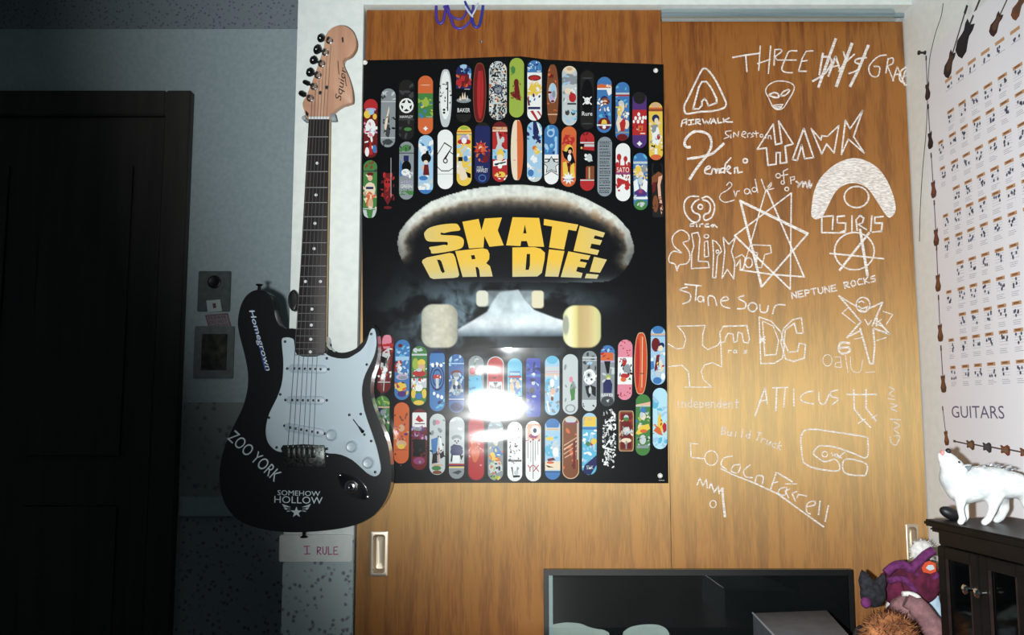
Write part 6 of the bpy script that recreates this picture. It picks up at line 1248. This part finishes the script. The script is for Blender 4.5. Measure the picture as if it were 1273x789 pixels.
# maroon toy with violet trims
c = P(1128, 722, YT-.02); 
mt = thing('plush_parrot', 'maroon plush toy with violet bands leaning behind the dark cabinet', 'plush toy', Vector((c.x, c.y, ZD)))
blob('body', P(1130,728,YT), .054, M['maroon'], mt, (.98,.55,.68), .16, 26, 4)
blob('lower_body', Vector((P(1136,760,YT).x, YT+.03, ZD+0.045)), .048, M['maroon'], mt, (.9,.6,.86), .1, 22, 5)
blob('wing', P(1145,722,YT-.045), .034, M['maroon'], mt, (1.0,.4,1.1), .12, 22, 6)
for pts, rr in (([(1101,712),(1112,703),(1124,702),(1133,707),(1140,700),(1150,690),(1160,684)],.0075),([(1104,722),(1116,719),(1126,721),(1133,728),(1138,735)],.006),([(1137,712),(1146,717),(1158,718),(1166,714)],.0055)):
    q = [P(x,y,YT-.052) for x,y in pts]; tube_obj('violet_band', spline(q,5,False), rr, M['violet'], mt, 10)
tg = prism('heart_tag', [(1146,706),(1150,699),(1156,697),(1163,700),(1164,710),(1157,713),(1148,711)], YT-.072, .0012, M['tag_red'], mt)
prism('tag_print', [(1151,706),(1154,702),(1160,702),(1162,707),(1156,709)], YT-.0725, .0004, M['paper'], mt)
# white fluffy toy
c = P(1148, 686, YT); wt_ = thing('plush_lamb', 'white fluffy toy peeking out behind the maroon plush toy', 'plush toy', Vector((c.x, c.y+.045, ZD)))
blob('head', P(1147,685,YT+.062), .022, M['white_plush'], wt_, (1.0,.7,.9), .12, 24, 7)
tufts('fleece', P(1147,685,YT+.062), .022, (1.0,.7,.9), 260, .009, M['white_plush'], wt_, 8, 0)
blob('body', Vector((P(1155,730,YT).x, YT+.095, ZD+.06)), .05, M['white_plush'], wt_, (.75,.42,1.2), .08, 22, 9)
# mauve long eared toy
c = P(1135, 770, YT-.09); mv = thing('plush_dog', 'mauve brown plush toy with a long drooping ear, front of the toy pile', 'plush toy', Vector((c.x, YT-.09, ZD)))
blob('head', P(1125,757,YT-.072), .0245, M['mauve'], mv, (1.0,.85,.95), .1, 22, 10)
bm = bmesh.new(); tube(bm, spline([P(1126,746,YT-.10), P(1142,756,YT-.105), P(1156,774,YT-.105), P(1166,794,YT-.105)], 5, False), [.012]*4+[.017]*6+[.019]*4+[.012]*2, 12); bm_obj('ear', bm, M['mauve'], mv, smooth=60)
blob('body', Vector((P(1130,800,YT-.08).x, YT-.08, ZD+.028)), .04, M['mauve'], mv, (1.1,.8,.68), .1, 22, 11)
q = [P(x,y,YT-.098) for x,y in ((1122,738),(1132,738),(1141,742),(1147,750))]; tube_obj('white_trim', spline(q,4,False), .0042, M['white_plush'], mv, 8)
# orange shaggy toy
c = P(1102, 783, YT-.11); og = thing('plush_lion', 'shaggy orange brown plush toy lowest in the toy pile', 'plush toy', Vector((c.x, c.y, ZD)))
rc = P(1106, 792, YT-.15); rc.z = ZD+0.056
blob('body', rc, .042, M['fur'], og, (1.0,.6,1.12), .1, 22, 12)
tufts('mane', rc, .042, (1.02,.62,1.12), 1500, .016, M['fur'], og, 13, .5)
tufts('dark_locks', rc, .042, (1.02,.64,1.12), 420, .017, noise_mat('dark_fur', (50,34,26), (90,56,34), (60,60,60)), og, 14, .6)
# pale blue folded cloth against the cabinet
pts = [P(x, y, YT-.03) for x, y in ((1146,752),(1158,744),(1168,741),(1172,760),(1174,790),(1160,790))]
bm = bmesh.new(); bm_prism(bm, pts, 0.02, 0.004, 3); cl = bm_obj('folded_cloth', bm, M['pale_blue'], None, P(1160,790,YT-.03), 60)
tag(cl, 'pale blue folded cloth tucked between the toys and the cabinet', 'cloth')
